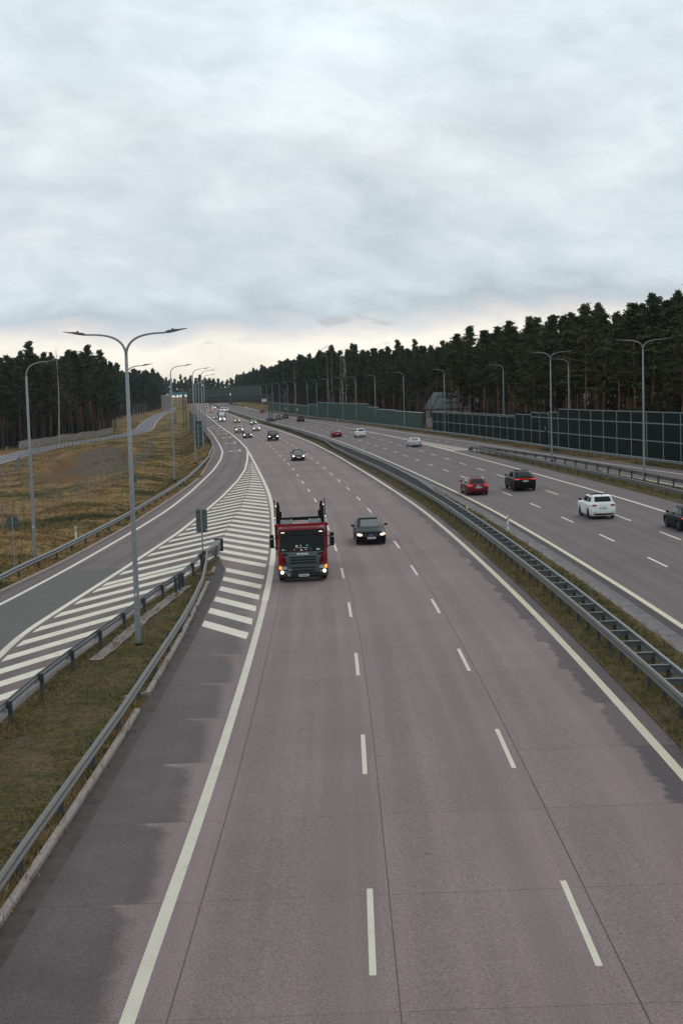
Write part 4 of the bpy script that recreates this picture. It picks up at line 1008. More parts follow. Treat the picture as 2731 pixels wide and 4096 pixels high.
for row in range(9):
    y = 292 + row
    while y < 446:
        jx, jy = rg.normal() * 1.0, rg.normal() * 1.0; x = float(lforest(y)) - row * 4.2 + jx - 1.5
        if x > -.265 * y - 6:
            if row < 4 and n_l < 98:
                plant_pine(x, y + jy, hsl(x) - 1.6, 'tall dark pine in the left forest beyond the side lane', 'pines of the left forest', int(rg.integers(8)), .95 + .17 * rg.random(), rg.random() * 6.28); n_l += 1
            else: deep.append((x, y + jy, hsl(x) - 1.6, .95 + .15 * rg.random(), 0 if row < 5 else 1))
        y += 4.0 + .3 * row + rg.random() * .6
for row in range(5):                                    # far right edge
    y = 430 + row * 2
    while y < 1380:
        x = float(edgeR(y)) + row * 5 + rg.normal() * 1.2 + 1.5; deep.append((x, y, hsl(x) - .3, float(np.interp(y, [430, 700], [.82, .92])) + .17 * rg.random(), 1 if y < 700 else 2)); y += 4.4 + y * .0022 + rg.random()
for row in range(5):                                    # far left
    y = 446 + row * 2
    while y < 1400:
        x = float(lforest(y)) - row * 5.5 + rg.normal() * 1.5
        if x > -.27 * y - 10: deep.append((x, y, hsl(x) - 1.5, .95 + .25 * rg.random(), 1 if y < 700 else 2))
        y += 5 + y * .003 + rg.random()
for row in range(3):                                    # wood closing the view
    x = -330
    while x < 60:
        y = 1500 + row * 12 + 40 * math.sin(x * .013); deep.append((x, y, -2.0, .92 + .3 * rg.random(), 2)); x += 4.2 + rg.random()
FV = []; FF = []; off = 0; TB = MB()
LIB = [[pine_parts(80 + k, 20 + k % 3, 2.4 + .2 * (k % 2), .38 + .05 * (k % 3), nb, nq, sz, False)[1] for k in range(4)] for nb, nq, sz in ((34, 11, .50), (24, 8, .78), (15, 6, 1.25))]
for (x, y, z, sc, lod) in deep:
    V = LIB[lod][int(rg.integers(4))]; a = rg.random() * 6.283; ca, sa = math.cos(a), math.sin(a)
    W_ = np.stack([(V[:, 0] * ca - V[:, 1] * sa), (V[:, 0] * sa + V[:, 1] * ca), V[:, 2] * (.9 + .22 * rg.random())], 1) * sc + (x, y, z); FV.append(W_)
    h = 14 * sc; r0 = .19; o = len(TB.v)
    TB.v.extend([(x + dx * r0, y + dy * r0, z) for dx, dy in ((-1, 0), (0, -1), (1, 0), (0, 1))] + [(x + dx * .1, y + dy * .1, z + h) for dx, dy in ((-1, 0), (0, -1), (1, 0), (0, 1))])
    TB.f.extend([(o + i, o + (i + 1) % 4, o + 4 + (i + 1) % 4, o + 4 + i) for i in range(4)])
V = np.concatenate(FV); o = mesh_np('distant_forest', V, np.arange(len(V)).reshape(-1, 4), NEEDLE_FAR); tag(o, kind='stuff')
tag(TB.build('distant_forest_trunks', FAR_BARK, None, False, recalc=False), kind='stuff')
# dark bushes and young growth under the trees
C = []; S = []
def under(x, y, z, h, w_): C.append((x, y, z + h * .45)); S.append((w_, w_, h * .55))
for y in np.arange(132, 900, 2.4):
    for q in range(3 if y < 450 else 2):
        x = float(edgeR(y)) + (9 + 24 * rg.random()); under(x, y + rg.random() * 2, hsl(x) - .5, 1.5 + 5 * rg.random() ** 1.5, 1.6)
for y in np.arange(296, 900, 2.2):
    for q in range(3 if y < 450 else 2):
        x = float(lforest(y)) - (5 + 26 * rg.random()); under(x, y + rg.random() * 2, hsl(x) - 1.6, 1.2 + 4.5 * rg.random() ** 1.5, 1.6)
V, F = quads_cloud(C, S, 46, .60, rg); tag(mesh_np('undergrowth', V, F, BROWNLEAF), kind='stuff')

def bare_tree(name, label, x, y, z, H, seed, bark, r0=.13, spread=1.0, cat='birch tree', group='bare birches at the forest edge', lean=0.0, lowb=.3):
    rg_ = random.Random(seed); root = empty(name, (x, y, z), 0, label, cat, group)
    ax = lambda q: Vector((lean * H * q + .25 * math.sin(q * 4 + seed), .2 * math.sin(q * 3 + seed * 2), H * q))
    mb = MB(); mb.tube([ax(k / 10) for k in range(11)], [r0 * (1 - .85 * k / 10) for k in range(11)], 7, False); mb.build('trunk', bark, root, True, recalc=False)
    tw = MB()
    def branch(p, d, L, r, dep):
        q1 = p + d * L * .5 + Vector((0, 0, .06 * L)); q2 = p + d * L + Vector((0, 0, .16 * L)); tw.tube([p, q1, q2], [r, r * .7, r * .35], 3, False)
        if dep:
            for _ in range(4 if dep > 1 else 3):
                t_ = .3 + .7 * rg_.random(); b = p + (q2 - p) * t_
                nd = (d + Vector((rg_.gauss(0, .55), rg_.gauss(0, .55), rg_.gauss(.15, .4)))).normalized(); branch(b, nd, L * (.35 + .25 * rg_.random()), r * .55, dep - 1)
    for i in range(22):
        q = lowb + (1 - lowb) * (i + rg_.random()) / 22; a = rg_.random() * 6.283
        d = Vector((math.cos(a), math.sin(a), .7 + .8 * q)).normalized(); branch(ax(q), d, spread * (2.6 * (1 - q) + .7), .045 * (1.1 - q * .6), 2)
    tw.build('branches', bark if rg_.random() < .35 else TWIG, root, recalc=False)
for k, (px, y, H, lb) in enumerate([(1180, 412, 19, 'pair of white birch stems'), (1184, 418, 17, ''), (1318, 372, 20, ''), (1334, 366, 21, ''), (1366, 352, 19, ''), (1376, 350, 21, ''), (1384, 356, 18, ''), (1140, 470, 16, ''), (1092, 520, 17, '')]):
    q = at(px, 1660); q = q[0] / q[1]; y = next(yy for yy in np.arange(150, 900, 1.0) if float(edgeR(yy)) - .5 < q * yy) if False else min(np.arange(200, 800, 1.0), key=lambda yy: abs(float(edgeR(yy)) - .8 - q * yy)); x = q * y
    bare_tree('birch_tree', 'slim leafless birch with white trunk before the pines right of the motorway', x, y, hsl(x) - .4, H, 100 + k, BIRCH_BARK, .15, .75)
x, y = at(232, 1742, -1.5); q = 345 / y; bare_tree('birch_tree', 'leafless white birch with pale crown in front of the left forest', x * q + .5, 345, -2.5, 23, 131, BIRCH_BARK, .19, 1.25, group=None)
x, y = at(560, 1700, -1.5); bare_tree('bare_tree', 'leafless brown tree in the left forest right of the white birch', -70.5, 372, -2.4, 21, 141, TWIG, .2, 1.5, 'bare tree', None, lowb=.2)
for k, (x, y, H) in enumerate([(20.0, 300, 10), (27.5, 298, 11), (31, 296, 12), (23.5, 299, 8), (34, 292, 13), (15.5, 309, 9), (32.5, 300, 12), (18.5, 305, 8)]):
    bare_tree('bare_tree', 'leafless brown young tree in front of the white house', x, y, .1, H, 160 + k, TWIG, .11, 1.25, 'bare tree', 'bare young trees by the white house', lowb=.12)
for k, (x, y, H) in enumerate([(-44, 560, 17), (-60, 700, 18), (-8.5, 452, 17), (2, 405, 18), (-70, 790, 19), (-92, 960, 20)]):
    x = float(edgeR(y)) + .8; bare_tree('bare_tree', 'leafless reddish brown tree in the edge of the far right forest', x, y, hsl(x) - .2, H, 180 + k, TWIG, .16, 1.3, 'bare tree', 'bare trees along the far right forest')
bare_tree('bare_tree', 'leafless grey tree top standing above the pines behind the noise wall', 56, 236, .2, 22, 199, TWIG, .16, 1.2, 'bare tree', None, lowb=.5)

# grass blades: short winter turf on the gore, the median and the island, longer tufts on the slope and field
def tufts(name, pts, hs, nb, wd, mt, rg, lean=.6):
    P_ = np.repeat(np.asarray(pts, float), nb, 0); H_ = np.repeat(np.asarray(hs, float), nb); m = len(P_)
    P_[:, :2] += rg.normal(size=(m, 2)) * (H_[:, None] * .45)
    a = rg.random(m) * 6.283; d = np.stack([np.cos(a), np.sin(a)], 1); h = H_ * (.5 + .8 * rg.random(m)); l = h * lean * (.3 + rg.random(m)); wv = wd * (.6 + .8 * rg.random(m))
    s = np.stack([-d[:, 1], d[:, 0]], 1) * wv[:, None]
    A = P_.copy(); A[:, :2] -= s; B = P_.copy(); B[:, :2] += s; T = P_.copy(); T[:, :2] += d * l[:, None]; T[:, 2] += h
    V = np.stack([A, B, T], 1).reshape(-1, 3); return tag(mesh_np(name, V, np.arange(3 * m).reshape(-1, 3), mt), kind='stuff')
def mat_blade(name, stops, sc=.7):
    mt, t, b = material(name); p = t.geo(); isl = t.new('ShaderNodeNewGeometry').outputs['Random Per Island']
    n = t.sat(t.m('ADD', t.noise(p, sc, 6, .68, .5), t.m('MULTIPLY', t.m('SUBTRACT', isl, .5), .30)))
    t.put(b.inputs['Base Color'], t.ramp(n, stops)); b.inputs['Roughness'].default_value = .8; b.inputs['Specular IOR Level'].default_value = .15; return mt
BLADE = mat_blade('grass_blades', [(.25, (.044, .054, .014)), (.42, (.088, .086, .024)), (.58, (.150, .112, .042)), (.8, (.23, .165, .08))])
DRY = mat_blade('dry_grass', [(.32, (.036, .040, .011)), (.42, (.080, .070, .022)), (.49, (.17, .12, .047)), (.56, (.34, .205, .088)), (.63, (.22, .115, .045)), (.72, (.085, .055, .025))], .10)
pts = []; hs = []
def scatter(xa, xb, y0, y1, dens, h, zf, keep=None):
    y = y0
    while y < y1:
        st = .5; a, b = float(xa(y)), float(xb(y)); n = rg.poisson(max(0, (b - a)) * st * dens(y))
        for _ in range(n):
            x = a + (b - a) * rg.random(); q = y + st * rg.random()
            if keep and rg.random() > keep(x, q): continue
            pts.append((x, q, zz(x) + zf(x, q))); hs.append(h * (.6 + .8 * rg.random()))
        y += st
def patchy(x, y): return .35 + .65 * (math.sin(x * 1.3 + 2 * math.sin(y * .35)) * math.sin(y * .5 + math.sin(x * .9)) > -.45)
scatter(lambda y: bR(y) + .1, lambda y: gR(y) - .35, 20, 80, lambda y: 70 if y < 55 else 50, .075, lambda x, y: .05, patchy)
def medkeep(x, y):
    u = x - float(xR(y)); return (.45 if u < 1.8 else 1.0) * patchy(x, y)
scatter(lambda y: xR(y) + .7, lambda y: oL(y) - 1.65, 28, 300, lambda y: 60 if y < 70 else (32 if y < 130 else 16), .08, lambda x, y: .05, medkeep)
scatter(lambda y: isF(y) - .1, lambda y: isB(y) + .1, 92, 190, lambda y: 22, .14, lambda x, y: .05)
tufts('grass', pts, hs, 5, .011, BLADE, rg)
pts = []; hs = []
scatter(lambda y: xkerb(y) - 14, lambda y: xkerb(y) - .7, 70, 300, lambda y: 7 if y < 150 else 3, .20, lambda x, y: float(left_h(np.array([x]), np.array([y]))[0]) - .02)
scatter(lambda y: np.minimum(-62, locC(y) + 3.6) * 0 + np.maximum(locC(y) + 3.6, -.26 * y - 3), lambda y: xkerb(y) - 14, 110, 330, lambda y: 1.6, .28, lambda x, y: float(left_h(np.array([x]), np.array([y]))[0]) - .02, lambda x, y: .0 if poly_dist([x], [y], BOTTOM)[0] > -3 else (.08 if poly_dist([x], [y], BASIN)[0] > -1.5 else 1.0))
scatter(lambda y: xw(y) - .5, lambda y: wallx(y) - .2, 100, 300, lambda y: 7, .16, lambda x, y: .02)
tufts('dry_grass', pts, hs, 5, .022, DRY, rg)
pts = []; hs = []
for f, o_, y0, y1, n in ((gR, -.28, 22, 80, 420), (goreL, .1, 36, 78, 260), (goreR, 0, 24, 78, 260), (mL, .1, 30, 140, 500), (mR_, 0, 30, 140, 400), (xkerb, -.45, 66, 200, 600), (lambda y: oL(y) - 1.5, 0, 45, 170, 420), (lambda y: xR(y) + .72, 0, 30, 170, 300), (isF, 0, 95, 190, 260)):
    for _ in range(n):
        y = y0 + (y1 - y0) * rg.random() ** 1.3; x = float(f(y)) + o_ + rg.normal() * .10; pts.append((x, y, zz(x) + .03)); hs.append(.10 + .22 * rg.random() ** 2)
tufts('dry_weeds', pts, hs, 7, .010, DRY, rg, .9)

# ------------------------------------------------------------------ wire fences in the left field
def wire_fence(label, pts, H=2.1, gap=4.0, z0=-1.55, wires=True, pale=False):
    d = [0]
    for a, b in zip(pts, pts[1:]): d.append(d[-1] + math.dist(a, b))
    root = empty('wire_fence' if not pale else 'plank_fence', (pts[0][0], pts[0][1], zz(pts[0][0]) + z0), 0, label, 'fence', None)
    ox, oy, oz = root.location; s = 0; prev = None; mb = MB(); pk = MB()
    while s <= d[-1]:
        x = float(np.interp(s, d, [p[0] for p in pts])); y = float(np.interp(s, d, [p[1] for p in pts])); zb = zz(x) + float(left_h(np.array([x]), np.array([y]))[0]) - oz
        m1 = MB(); m1.tube([(x - ox, y - oy, zb - .2), (x - ox + rg.normal() * .03, y - oy, zb + H)], .05 if not pale else .07, 6); m1.build('post', WOODPOST, root)
        if prev:
            if pale: pk.bar((prev[0], prev[1], prev[2] + H * .47), (x - ox, y - oy, zb + H * .47), .07, H * .86)
            else:
                for q in np.linspace(.08, .97, 7): mb.bar((prev[0], prev[1], prev[2] + H * q), (x - ox, y - oy, zb + H * q), .012, .012)
        prev = (x - ox, y - oy, zb); s += gap
    if mb.v: mb.build('wire', WIRE, root)
    if pk.v: pk.build('boards', M('pale_fence_boards', (.20, .165, .14), .8, var=.45, scale=.9), root)
A_ = lambda L: [at(x * .4464, 1200 + y * .4464, -1.5) for x, y in L]
wire_fence('wire fence with thin grey posts along the foot of the grass slope by the ramp', [(-29.5, 118), (-29.5, 131), (-29.2, 142), (-28.8, 154), (-28.2, 164), (-28.3, 178), (-29.2, 190), (-30.2, 205), (-31.3, 220), (-32.5, 234), (-34, 254), (-35, 264)])
wire_fence('wire fence with thin posts between the side lane and the stone basin', [(-46, 178), (-47.7, 196), (-48.8, 212), (-53, 233), (-55, 250), (-56.8, 262), (-59.6, 280), (-61.5, 300), (-60.5, 330), (-57.5, 352)])
wire_fence('wire fence closing the far end of the stone basin', [(-35, 264), (-40, 300), (-46, 322), (-57.5, 352)], 2.0, 4.5)
wire_fence('wire fence across the field in front of the stone basin', [(-46, 178), (-38, 174), (-28.3, 171)], 2.0, 4.0)
wire_fence('pale board fence at the edge of the left forest', [(-72.5, 318), (-72, 340), (-70.2, 361), (-67.5, 390), (-66.8, 417)], 2.0, 3.0, -1.55, False, True)
wire_fence('wire fence between the side lane and the motorway bank further on', [(-49, 372), (-52, 430), (-60, 520), (-72, 620)], 2.2, 6.0)

# ------------------------------------------------------------------ vehicles
class Shell:
    """rounded car body with wheel arches, plus a greenhouse; panels are laid on it by projection"""
    def __init__(s, kind, L, W, H, wr=.33):
        s.L, s.W, s.H, s.wr = L, W, H, wr; h = H / 1.48; suv = kind in ('suv', 'coupe_suv'); van = kind == 'van'
        F, B = L / 2, -L / 2
        zb = .20 if suv else .15; s.zb = zb
        hood = {'sedan': .80, 'hatch': .84, 'wagon': .82, 'suv': 1.0, 'coupe_suv': 1.0, 'van': 1.15, 'cabrio': .80}[kind]
        belt = {'sedan': .99, 'hatch': 1.0, 'wagon': .99, 'suv': 1.16, 'coupe_suv': 1.16, 'van': 1.35, 'cabrio': .97}[kind] * (H / {'sedan': 1.48, 'hatch': 1.5, 'wagon': 1.48, 'suv': 1.68, 'coupe_suv': 1.68, 'van': 2.2, 'cabrio': 1.44}[kind])
        cowl = F - (1.22 if not van else .75); s.cowl = cowl; s.belt = belt; s.hood = hood
        if kind in ('sedan', 'cabrio'): tail = [(B, .58, .40), (B + .03, .92, .30), (B + .12, belt + .02, zb + .03), (B + .6, belt + .05, zb)]; yr, yr2 = B + (.52 if kind == 'sedan' else .75), B + 1.35
        else: tail = [(B, .62, .42), (B + .03, belt * .93, .32), (B + .10, belt, zb + .04), (B + .5, belt + .01, zb)]; yr, yr2 = B + .10, B + {'hatch': .55, 'wagon': .72, 'suv': .50, 'coupe_suv': .95, 'van': .16}[kind]
        cp = tail + [(0, belt, zb), (cowl - .1, belt - .01, zb), (cowl + .05, belt - .05, zb), (F - .5, hood + .06, zb), (F - .16, hood - .03, zb + .03), (F - .05, hood - .14, zb + .06), (F - .015, .62 if not suv else .74, .30), (F, .54 if not suv else .62, .40)]
        cp = np.array(cp); ys = np.unique(np.concatenate([np.linspace(B, F, 46), cp[:, 0], [B + .06, F - .1, F - .03]]))
        top = np.interp(ys, cp[:, 0], cp[:, 1]); bot = np.interp(ys, cp[:, 0], cp[:, 2])
        s.wy = (F - .88, B + .92 if L > 4.3 else B + .80); ra = wr + .055
        sec = [(.80, 0, 0), (.93, .04, 0), (.985, .20, 1), (1.0, .58, 2), (.985, .84, 2), (.95, .95, 2), (.86, 1.0, 2), (.5, 1.03, 2), (0, 1.04, 2)]
        vs = []; n = len(sec) + 1; m = 2 * n - 2
        for y, zt, z0 in zip(ys, top, bot):
            q = abs(y) / F; hw = W / 2 * (1 - .05 * max(0, q - .55) / .45 - (.10 * ((q - .86) / .14) ** 2 if q > .86 else 0)); ring = [(0, z0)]
            arch = 0
            for wy in s.wy:
                if abs(y - wy) < ra: arch = max(arch, wr + math.sqrt(ra * ra - (y - wy) ** 2))
            for k, (fx, fz, _) in enumerate(sec):
                z = z0 + (zt - z0) * fz
                if k <= 3 and arch: z = max(z, arch + .012 * k)
                ring.append((hw * fx, z))
            full = ring + [(-a, b) for a, b in ring[-2:0:-1]]
            vs += [(a, y, b) for a, b in full]
        fs = [(i * m + k, i * m + (k + 1) % m, (i + 1) * m + (k + 1) % m, (i + 1) * m + k) for i in range(len(ys) - 1) for k in range(m)]
        fs += [tuple(range(m))[::-1], tuple((len(ys) - 1) * m + k for k in range(m))]
        s.bv, s.bf = vs, fs
        # greenhouse: rings from belt to roof
        yf, yf2 = cowl - .02, cowl - (.86 if not van else .5) - (.15 if kind in ('sedan', 'wagon', 'cabrio') else 0)
        if suv: yf2 = cowl - .70
        s.yf, s.yf2, s.yr, s.yr2 = yf, yf2, yr, yr2; gv = []; N = 40
        rows = [(0, 0), (.25, .22), (.5, .46), (.75, .72), (.9, .89), (.97, 1.0)]
        ztop = H; zbelt = belt - .04; wb, wt = W / 2 * .90, W / 2 * (.70 if not suv and not van else .76 if not van else .84)
        def ring(y0, y1, hw, z, rad):
            P_ = []; c = (y0 + y1) / 2; l = (y1 - y0) / 2
            for k in range(N):
                a = 2 * math.pi * k / N; ca, sa = math.cos(a), math.sin(a); e = .32
                P_.append((hw * math.copysign(abs(sa) ** e, sa), c + l * math.copysign(abs(ca) ** e, ca), z))
            return P_
        for rz_, rq in rows: gv += ring(yr + (yr2 - yr) * rq, yf + (yf2 - yf) * rq, wb + (wt - wb) * rq, zbelt + (ztop - .07 - zbelt) * rz_ / .97, .3)
        for sh, zq in ((.93, -.025), (.75, -.006), (.4, .0)):
            c = (yr2 + yf2) / 2; gv += ring(c + (yr2 - c) * sh, c + (yf2 - c) * sh, wt * sh, ztop + zq, .3)
        nr = len(gv) // N; gf = [(i * N + k, i * N + (k + 1) % N, (i + 1) * N + (k + 1) % N, (i + 1) * N + k) for i in range(nr - 1) for k in range(N)] + [tuple((nr - 1) * N + k for k in range(N))]
        s.gv, s.gf = gv, gf; s.kind = kind
        o = len(vs); s.bvh = BVHTree.FromPolygons([Vector(p) for p in vs + gv], fs + [tuple(i + o for i in f) for f in gf])
    def patch(s, dirn, quad, off=.006, nu=6, nv=4, thick=False):
        """panel with corners given in the view plane (a, b) laid on the shell from front/rear/left/right/top"""
        ax = {'front': (0, -1, 0), 'rear': (0, 1, 0), 'left': (1, 0, 0), 'right': (-1, 0, 0), 'top': (0, 0, -1)}[dirn]; d = Vector(ax); V = []
        for j in range(nv + 1):
            for i in range(nu + 1):
                u, v = i / nu, j / nv; p = [(quad[0][k] * (1 - u) + quad[1][k] * u) * (1 - v) + (quad[3][k] * (1 - u) + quad[2][k] * u) * v for k in (0, 1)]
                o = {'front': Vector((p[0], 9, p[1])), 'rear': Vector((p[0], -9, p[1])), 'left': Vector((-9, p[0], p[1])), 'right': Vector((9, p[0], p[1])), 'top': Vector((p[0], p[1], 9))}[dirn]
                h = s.bvh.ray_cast(o, d)
                if h[0] is None: h = s.bvh.find_nearest(o + d * (9 - s.L / 2 if dirn in ('front', 'rear') else 9 - s.W / 2))
                V.append(tuple(h[0] - d * off))
        F = [(j * (nu + 1) + i, j * (nu + 1) + i + 1, (j + 1) * (nu + 1) + i + 1, (j + 1) * (nu + 1) + i) for j in range(nv) for i in range(nu)]
        return V, F
def car(x, y, going, kind, col, label, L=4.6, W=1.82, H=1.48, lit=True, rim=None, plate=None, top=None, rails=False, clad=False, far=0, cat='car', bar=False, dark_roof=False, rear_white=False, emblem=None):
    m_ = slope(xR, y + 2); a = -math.atan(m_) if going > 0 else math.pi - math.atan(m_)
    cy = y + L / 2; cx = x + m_ * L / 2
    root = empty({'suv': 'suv', 'coupe_suv': 'suv', 'wagon': 'estate_car', 'van': 'van'}.get(kind, 'car'), (cx, cy, zz(cx)), a, label, cat, 'vehicles coming towards the bridge' if going < 0 else 'vehicles driving away', roll=True)
    S = Shell(kind, L, W, H, .35 if kind in ('suv', 'coupe_suv', 'van') else .32); F, B = L / 2, -L / 2; hw = W / 2
    mb = MB(); mb.add(S.bv, S.bf); body = mb.build('body', col, root, True)
    mb = MB(); mb.add(S.gv, S.gf); mb.build('cabin_roof', top or col, root, True)
    def part(name, items, mt, parent=root, smooth=True):
        mb = MB()
        for it in items: mb.add(*S.patch(*it[:2], **(it[2] if len(it) > 2 else {})))
        return mb.build(name, mt, parent, smooth, recalc=False)
    zb, zt = S.belt, H - .10; wt = hw * (.70 if kind in ('sedan', 'hatch', 'wagon', 'cabrio') else .76); wb = hw * .86
    z0 = zb + .03; g = dict(nu=10, nv=6)
    part('windscreen', [('front', [(-wb * .93, z0), (wb * .93, z0), (wt * .94, zt), (-wt * .94, zt)], g)], GLASS)
    part('rear_window', [('rear', [(-wb * .86, z0 + .04), (wb * .86, z0 + .04), (wt * .88, zt + .0), (-wt * .88, zt + .0)], g)], GLASS_DARK if kind not in ('sedan',) or going < 0 else GLASS)
    if far < 2:
        yf, yf2, yr, yr2 = S.yf, S.yf2, S.yr, S.yr2; yb = (yf2 + yr2) / 2 - .05 if kind in ('sedan', 'cabrio') else yf2 - 1.0
        yq = yr + (1.05 if kind == 'wagon' or kind == 'suv' else .9)
        for sd in ('left', 'right'):
            part('side_window', [(sd, [(yb + .04, z0 + .02), (yf - .30, z0 + .02), (yf2 - .12, zt - .02), (yb + .04, zt - .02)])], GLASS_DARK)
            part('side_window', [(sd, [(yr + .45 if kind == 'sedan' else yq, z0 + .03), (yb - .04, z0 + .02), (yb - .04, zt - .02), (yr2 + .10 if kind == 'sedan' else yq - .0, zt - .02)])], GLASS_DARK)
            if kind in ('wagon', 'suv', 'coupe_suv'): part('side_window', [(sd, [(yr + .35, z0 + .05), (yq - .08, z0 + .03), (yq - .08, zt - .02), (max(yr2 + .05, yr + .5), zt - .04)])], GLASS_DARK)
            if not far: part('door_seam', [(sd, [(yb - .01, S.zb + .25), (yb + .01, S.zb + .25), (yb + .01, zb - .03), (yb - .01, zb - .03)], dict(off=.004)), (sd, [(S.cowl - .22, S.zb + .25), (S.cowl - .20, S.zb + .25), (S.cowl - .20, zb - .06), (S.cowl - .22, zb - .06)], dict(off=.004))], BLACKP)
            if not far: part('door_handle', [(sd, [(yb + .06, zb - .17), (yb + .24, zb - .17), (yb + .24, zb - .135), (yb + .06, zb - .135)], dict(off=.03, nu=2, nv=1))], col)
    hz = S.hood - .14 if kind != 'van' else 1.0
    hl = HEAD_ON if (lit and going < 0) else HEAD_OFF
    for sx in (-1, 1):
        part('headlight', [('front', [(sx * hw * .56, hz - .07), (sx * hw * .90, hz - .05), (sx * hw * .92, hz + .085), (sx * hw * .60, hz + .03)], dict(off=.012))], HEAD_OFF if going > 0 or not lit else HEAD_DIM)
        if lit and going < 0: part('lamp_bulb', [('front', [(sx * hw * .66, hz - .045), (sx * hw * .80, hz - .045), (sx * hw * .80, hz + .035), (sx * hw * .66, hz + .035)], dict(off=.03, nu=2, nv=2))], HEAD_ON)
        tz = zb - .12 if kind in ('sedan', 'cabrio', 'wagon', 'coupe_suv') else zb - .16
        if kind in ('hatch',): q = [(sx * hw * .62, tz - .10), (sx * hw * .92, tz - .10), (sx * hw * .88, tz + .16), (sx * hw * .70, tz + .14)]
        else: q = [(sx * hw * .50, tz - .05), (sx * hw * .95, tz - .08), (sx * hw * .95, tz + .08), (sx * hw * .50, tz + .055)]
        tl = part('tail_light', [('rear', q, dict(off=.012))], TAIL)
        if lit and going > 0:
            x0, x1 = (.56, .92); part('lit_strip', [('rear', [(sx * hw * x0, tz - .025), (sx * hw * x1, tz - .03), (sx * hw * x1, tz + .035), (sx * hw * x0, tz + .03)], dict(off=.02))], TAIL_ON)
    if bar: part('light_bar', [('rear', [(-hw * .60, tz + .005), (hw * .60, tz + .005), (hw * .60, tz + .03), (-hw * .60, tz + .03)], dict(off=.02, nu=10))], TAIL_ON)
    gz = hz - .02
    part('grille', [('front', [(-hw * .46, gz - .13), (hw * .46, gz - .13), (hw * .52, gz + .055), (-hw * .52, gz + .055)], dict(off=.006))], BLACKP)
    if not far and going < 0:
        for k in range(3): part('grille_slat', [('front', [(-hw * .46, gz - .10 + .05 * k), (hw * .46, gz - .10 + .05 * k), (hw * .47, gz - .085 + .05 * k), (-hw * .47, gz - .085 + .05 * k)], dict(off=.018, nv=1))], STEEL_DARK)
    if far < 2:
        part('front_intake', [('front', [(-hw * .72, S.zb + .10), (hw * .72, S.zb + .10), (hw * .60, S.zb + .24), (-hw * .60, S.zb + .24)], dict(off=.006))], BLACKP)
        part('rear_diffuser', [('rear', [(-hw * .78, S.zb + .10), (hw * .78, S.zb + .10), (hw * .70, S.zb + .22), (-hw * .70, S.zb + .22)], dict(off=.006))], BLACKP)
        if clad:
            for sd in ('left', 'right'): part('sill_cladding', [(sd, [(B + 1.35, S.zb + .03), (F - 1.3, S.zb + .03), (F - 1.3, S.zb + .17), (B + 1.35, S.zb + .17)])], BLACKP)
    def plate_at(dirn, z, txt):
        sg = 1 if dirn == 'front' else -1
        h = S.bvh.ray_cast(Vector((0, 9 * sg, z)), Vector((0, -sg, 0)))[0]; py = h.y + sg * .03
        mb = MB(); mb.box((0, py, z), (.52, .02, .115)); p = mb.build('licence_plate', PLATE, root)
        if not far:
            mb = MB(); mb.box((sg * .235, py + sg * .012, z), (.045, .006, .115)); mb.build('plate_strip', PLATE_BLUE, p)
            if txt:
                vs, fs = text_verts(txt, .105, .002); mb = MB(); mb.add([(-sg * v[0] * .95 - sg * .02, py + sg * .0165, z + v[1]) for v in vs], fs); mb.build('plate_number', INK, p, recalc=False)
    pz = S.zb + .30 if going < 0 else (tz - .17 if kind not in ('hatch',) else tz - .12)
    plate_at('front' if going < 0 else 'rear', pz if going < 0 else pz, plate)
    wr = S.wr
    for wy in S.wy:
        for sx in (-1, 1):
            mb = MB(); prof = [(.0, wr * .62), (.01, wr * .86), (.03, wr), (.17, wr), (.20, wr * .9), (.20, .05)]
            n = 22; vs = [(sx * (hw * .975 - q[0]), wy + q[1] * math.cos(2 * math.pi * k / n), wr + q[1] * math.sin(2 * math.pi * k / n)) for q in prof for k in range(n)]
            mb.add(vs, [(i * n + k, i * n + (k + 1) % n, (i + 1) * n + (k + 1) % n, (i + 1) * n + k) for i in range(len(prof) - 1) for k in range(n)])
            wh = mb.build('wheel', RUBBER, root, True)
            if far < 2:
                mb = MB(); mb.disc((sx * (hw * .975 - .03), wy, wr), wr * .64, .02, 'x', 18); b_ = mb.build('rim_back', BLACKP, wh)
                mb = MB()
                for k in range(5):
                    a_ = 2 * math.pi * k / 5 + .3; mb.bar((sx * (hw * .975 - .012), wy, wr), (sx * (hw * .975 - .012), wy + wr * .6 * math.cos(a_), wr + wr * .6 * math.sin(a_)), .075, .02)
                n = 18; rr0, rr1 = wr * .58, wr * .66
                vs = [(sx * (hw * .975 - .006), wy + r_ * math.cos(2 * math.pi * k / n), wr + r_ * math.sin(2 * math.pi * k / n)) for r_ in (rr0, rr1) for k in range(n)]
                mb.add(vs, [(k, (k + 1) % n, n + (k + 1) % n, n + k) for k in range(n)]); mb.build('rim', rim or RIM, wh)
    if far < 2:
        for sx in (-1, 1):
            mb = MB(); vx = sx * (hw + .02); vy = S.yf - .42
            mb.add([(vx + sx * a, vy + b, zb + c) for a, b, c in ((-.06, -.05, .02), (.17, -.07, .04), (.19, -.05, .17), (-.02, -.03, .16), (-.06, .05, .02), (.14, .06, .05), (.15, .05, .14), (-.02, .06, .15))], [(0, 1, 2, 3), (7, 6, 5, 4), (0, 4, 5, 1), (1, 5, 6, 2), (2, 6, 7, 3), (3, 7, 4, 0)])
            mb.build('mirror', BLACKP if kind != 'suv' or not rear_white else BLACKP, root, True)
    if rails:
        for sx in (-1, 1):
            mb = MB(); mb.tube([(sx * wt * .93, S.yr2 + .15, H - .04), (sx * wt * .93, S.yr2 + .3, H + .035), (sx * wt * .93, S.yf2 - .35, H + .035), (sx * wt * .93, S.yf2 - .2, H - .03)], .02, 6); mb.build('roof_rail', CHROME if rails == 'chrome' else BLACKP, root)
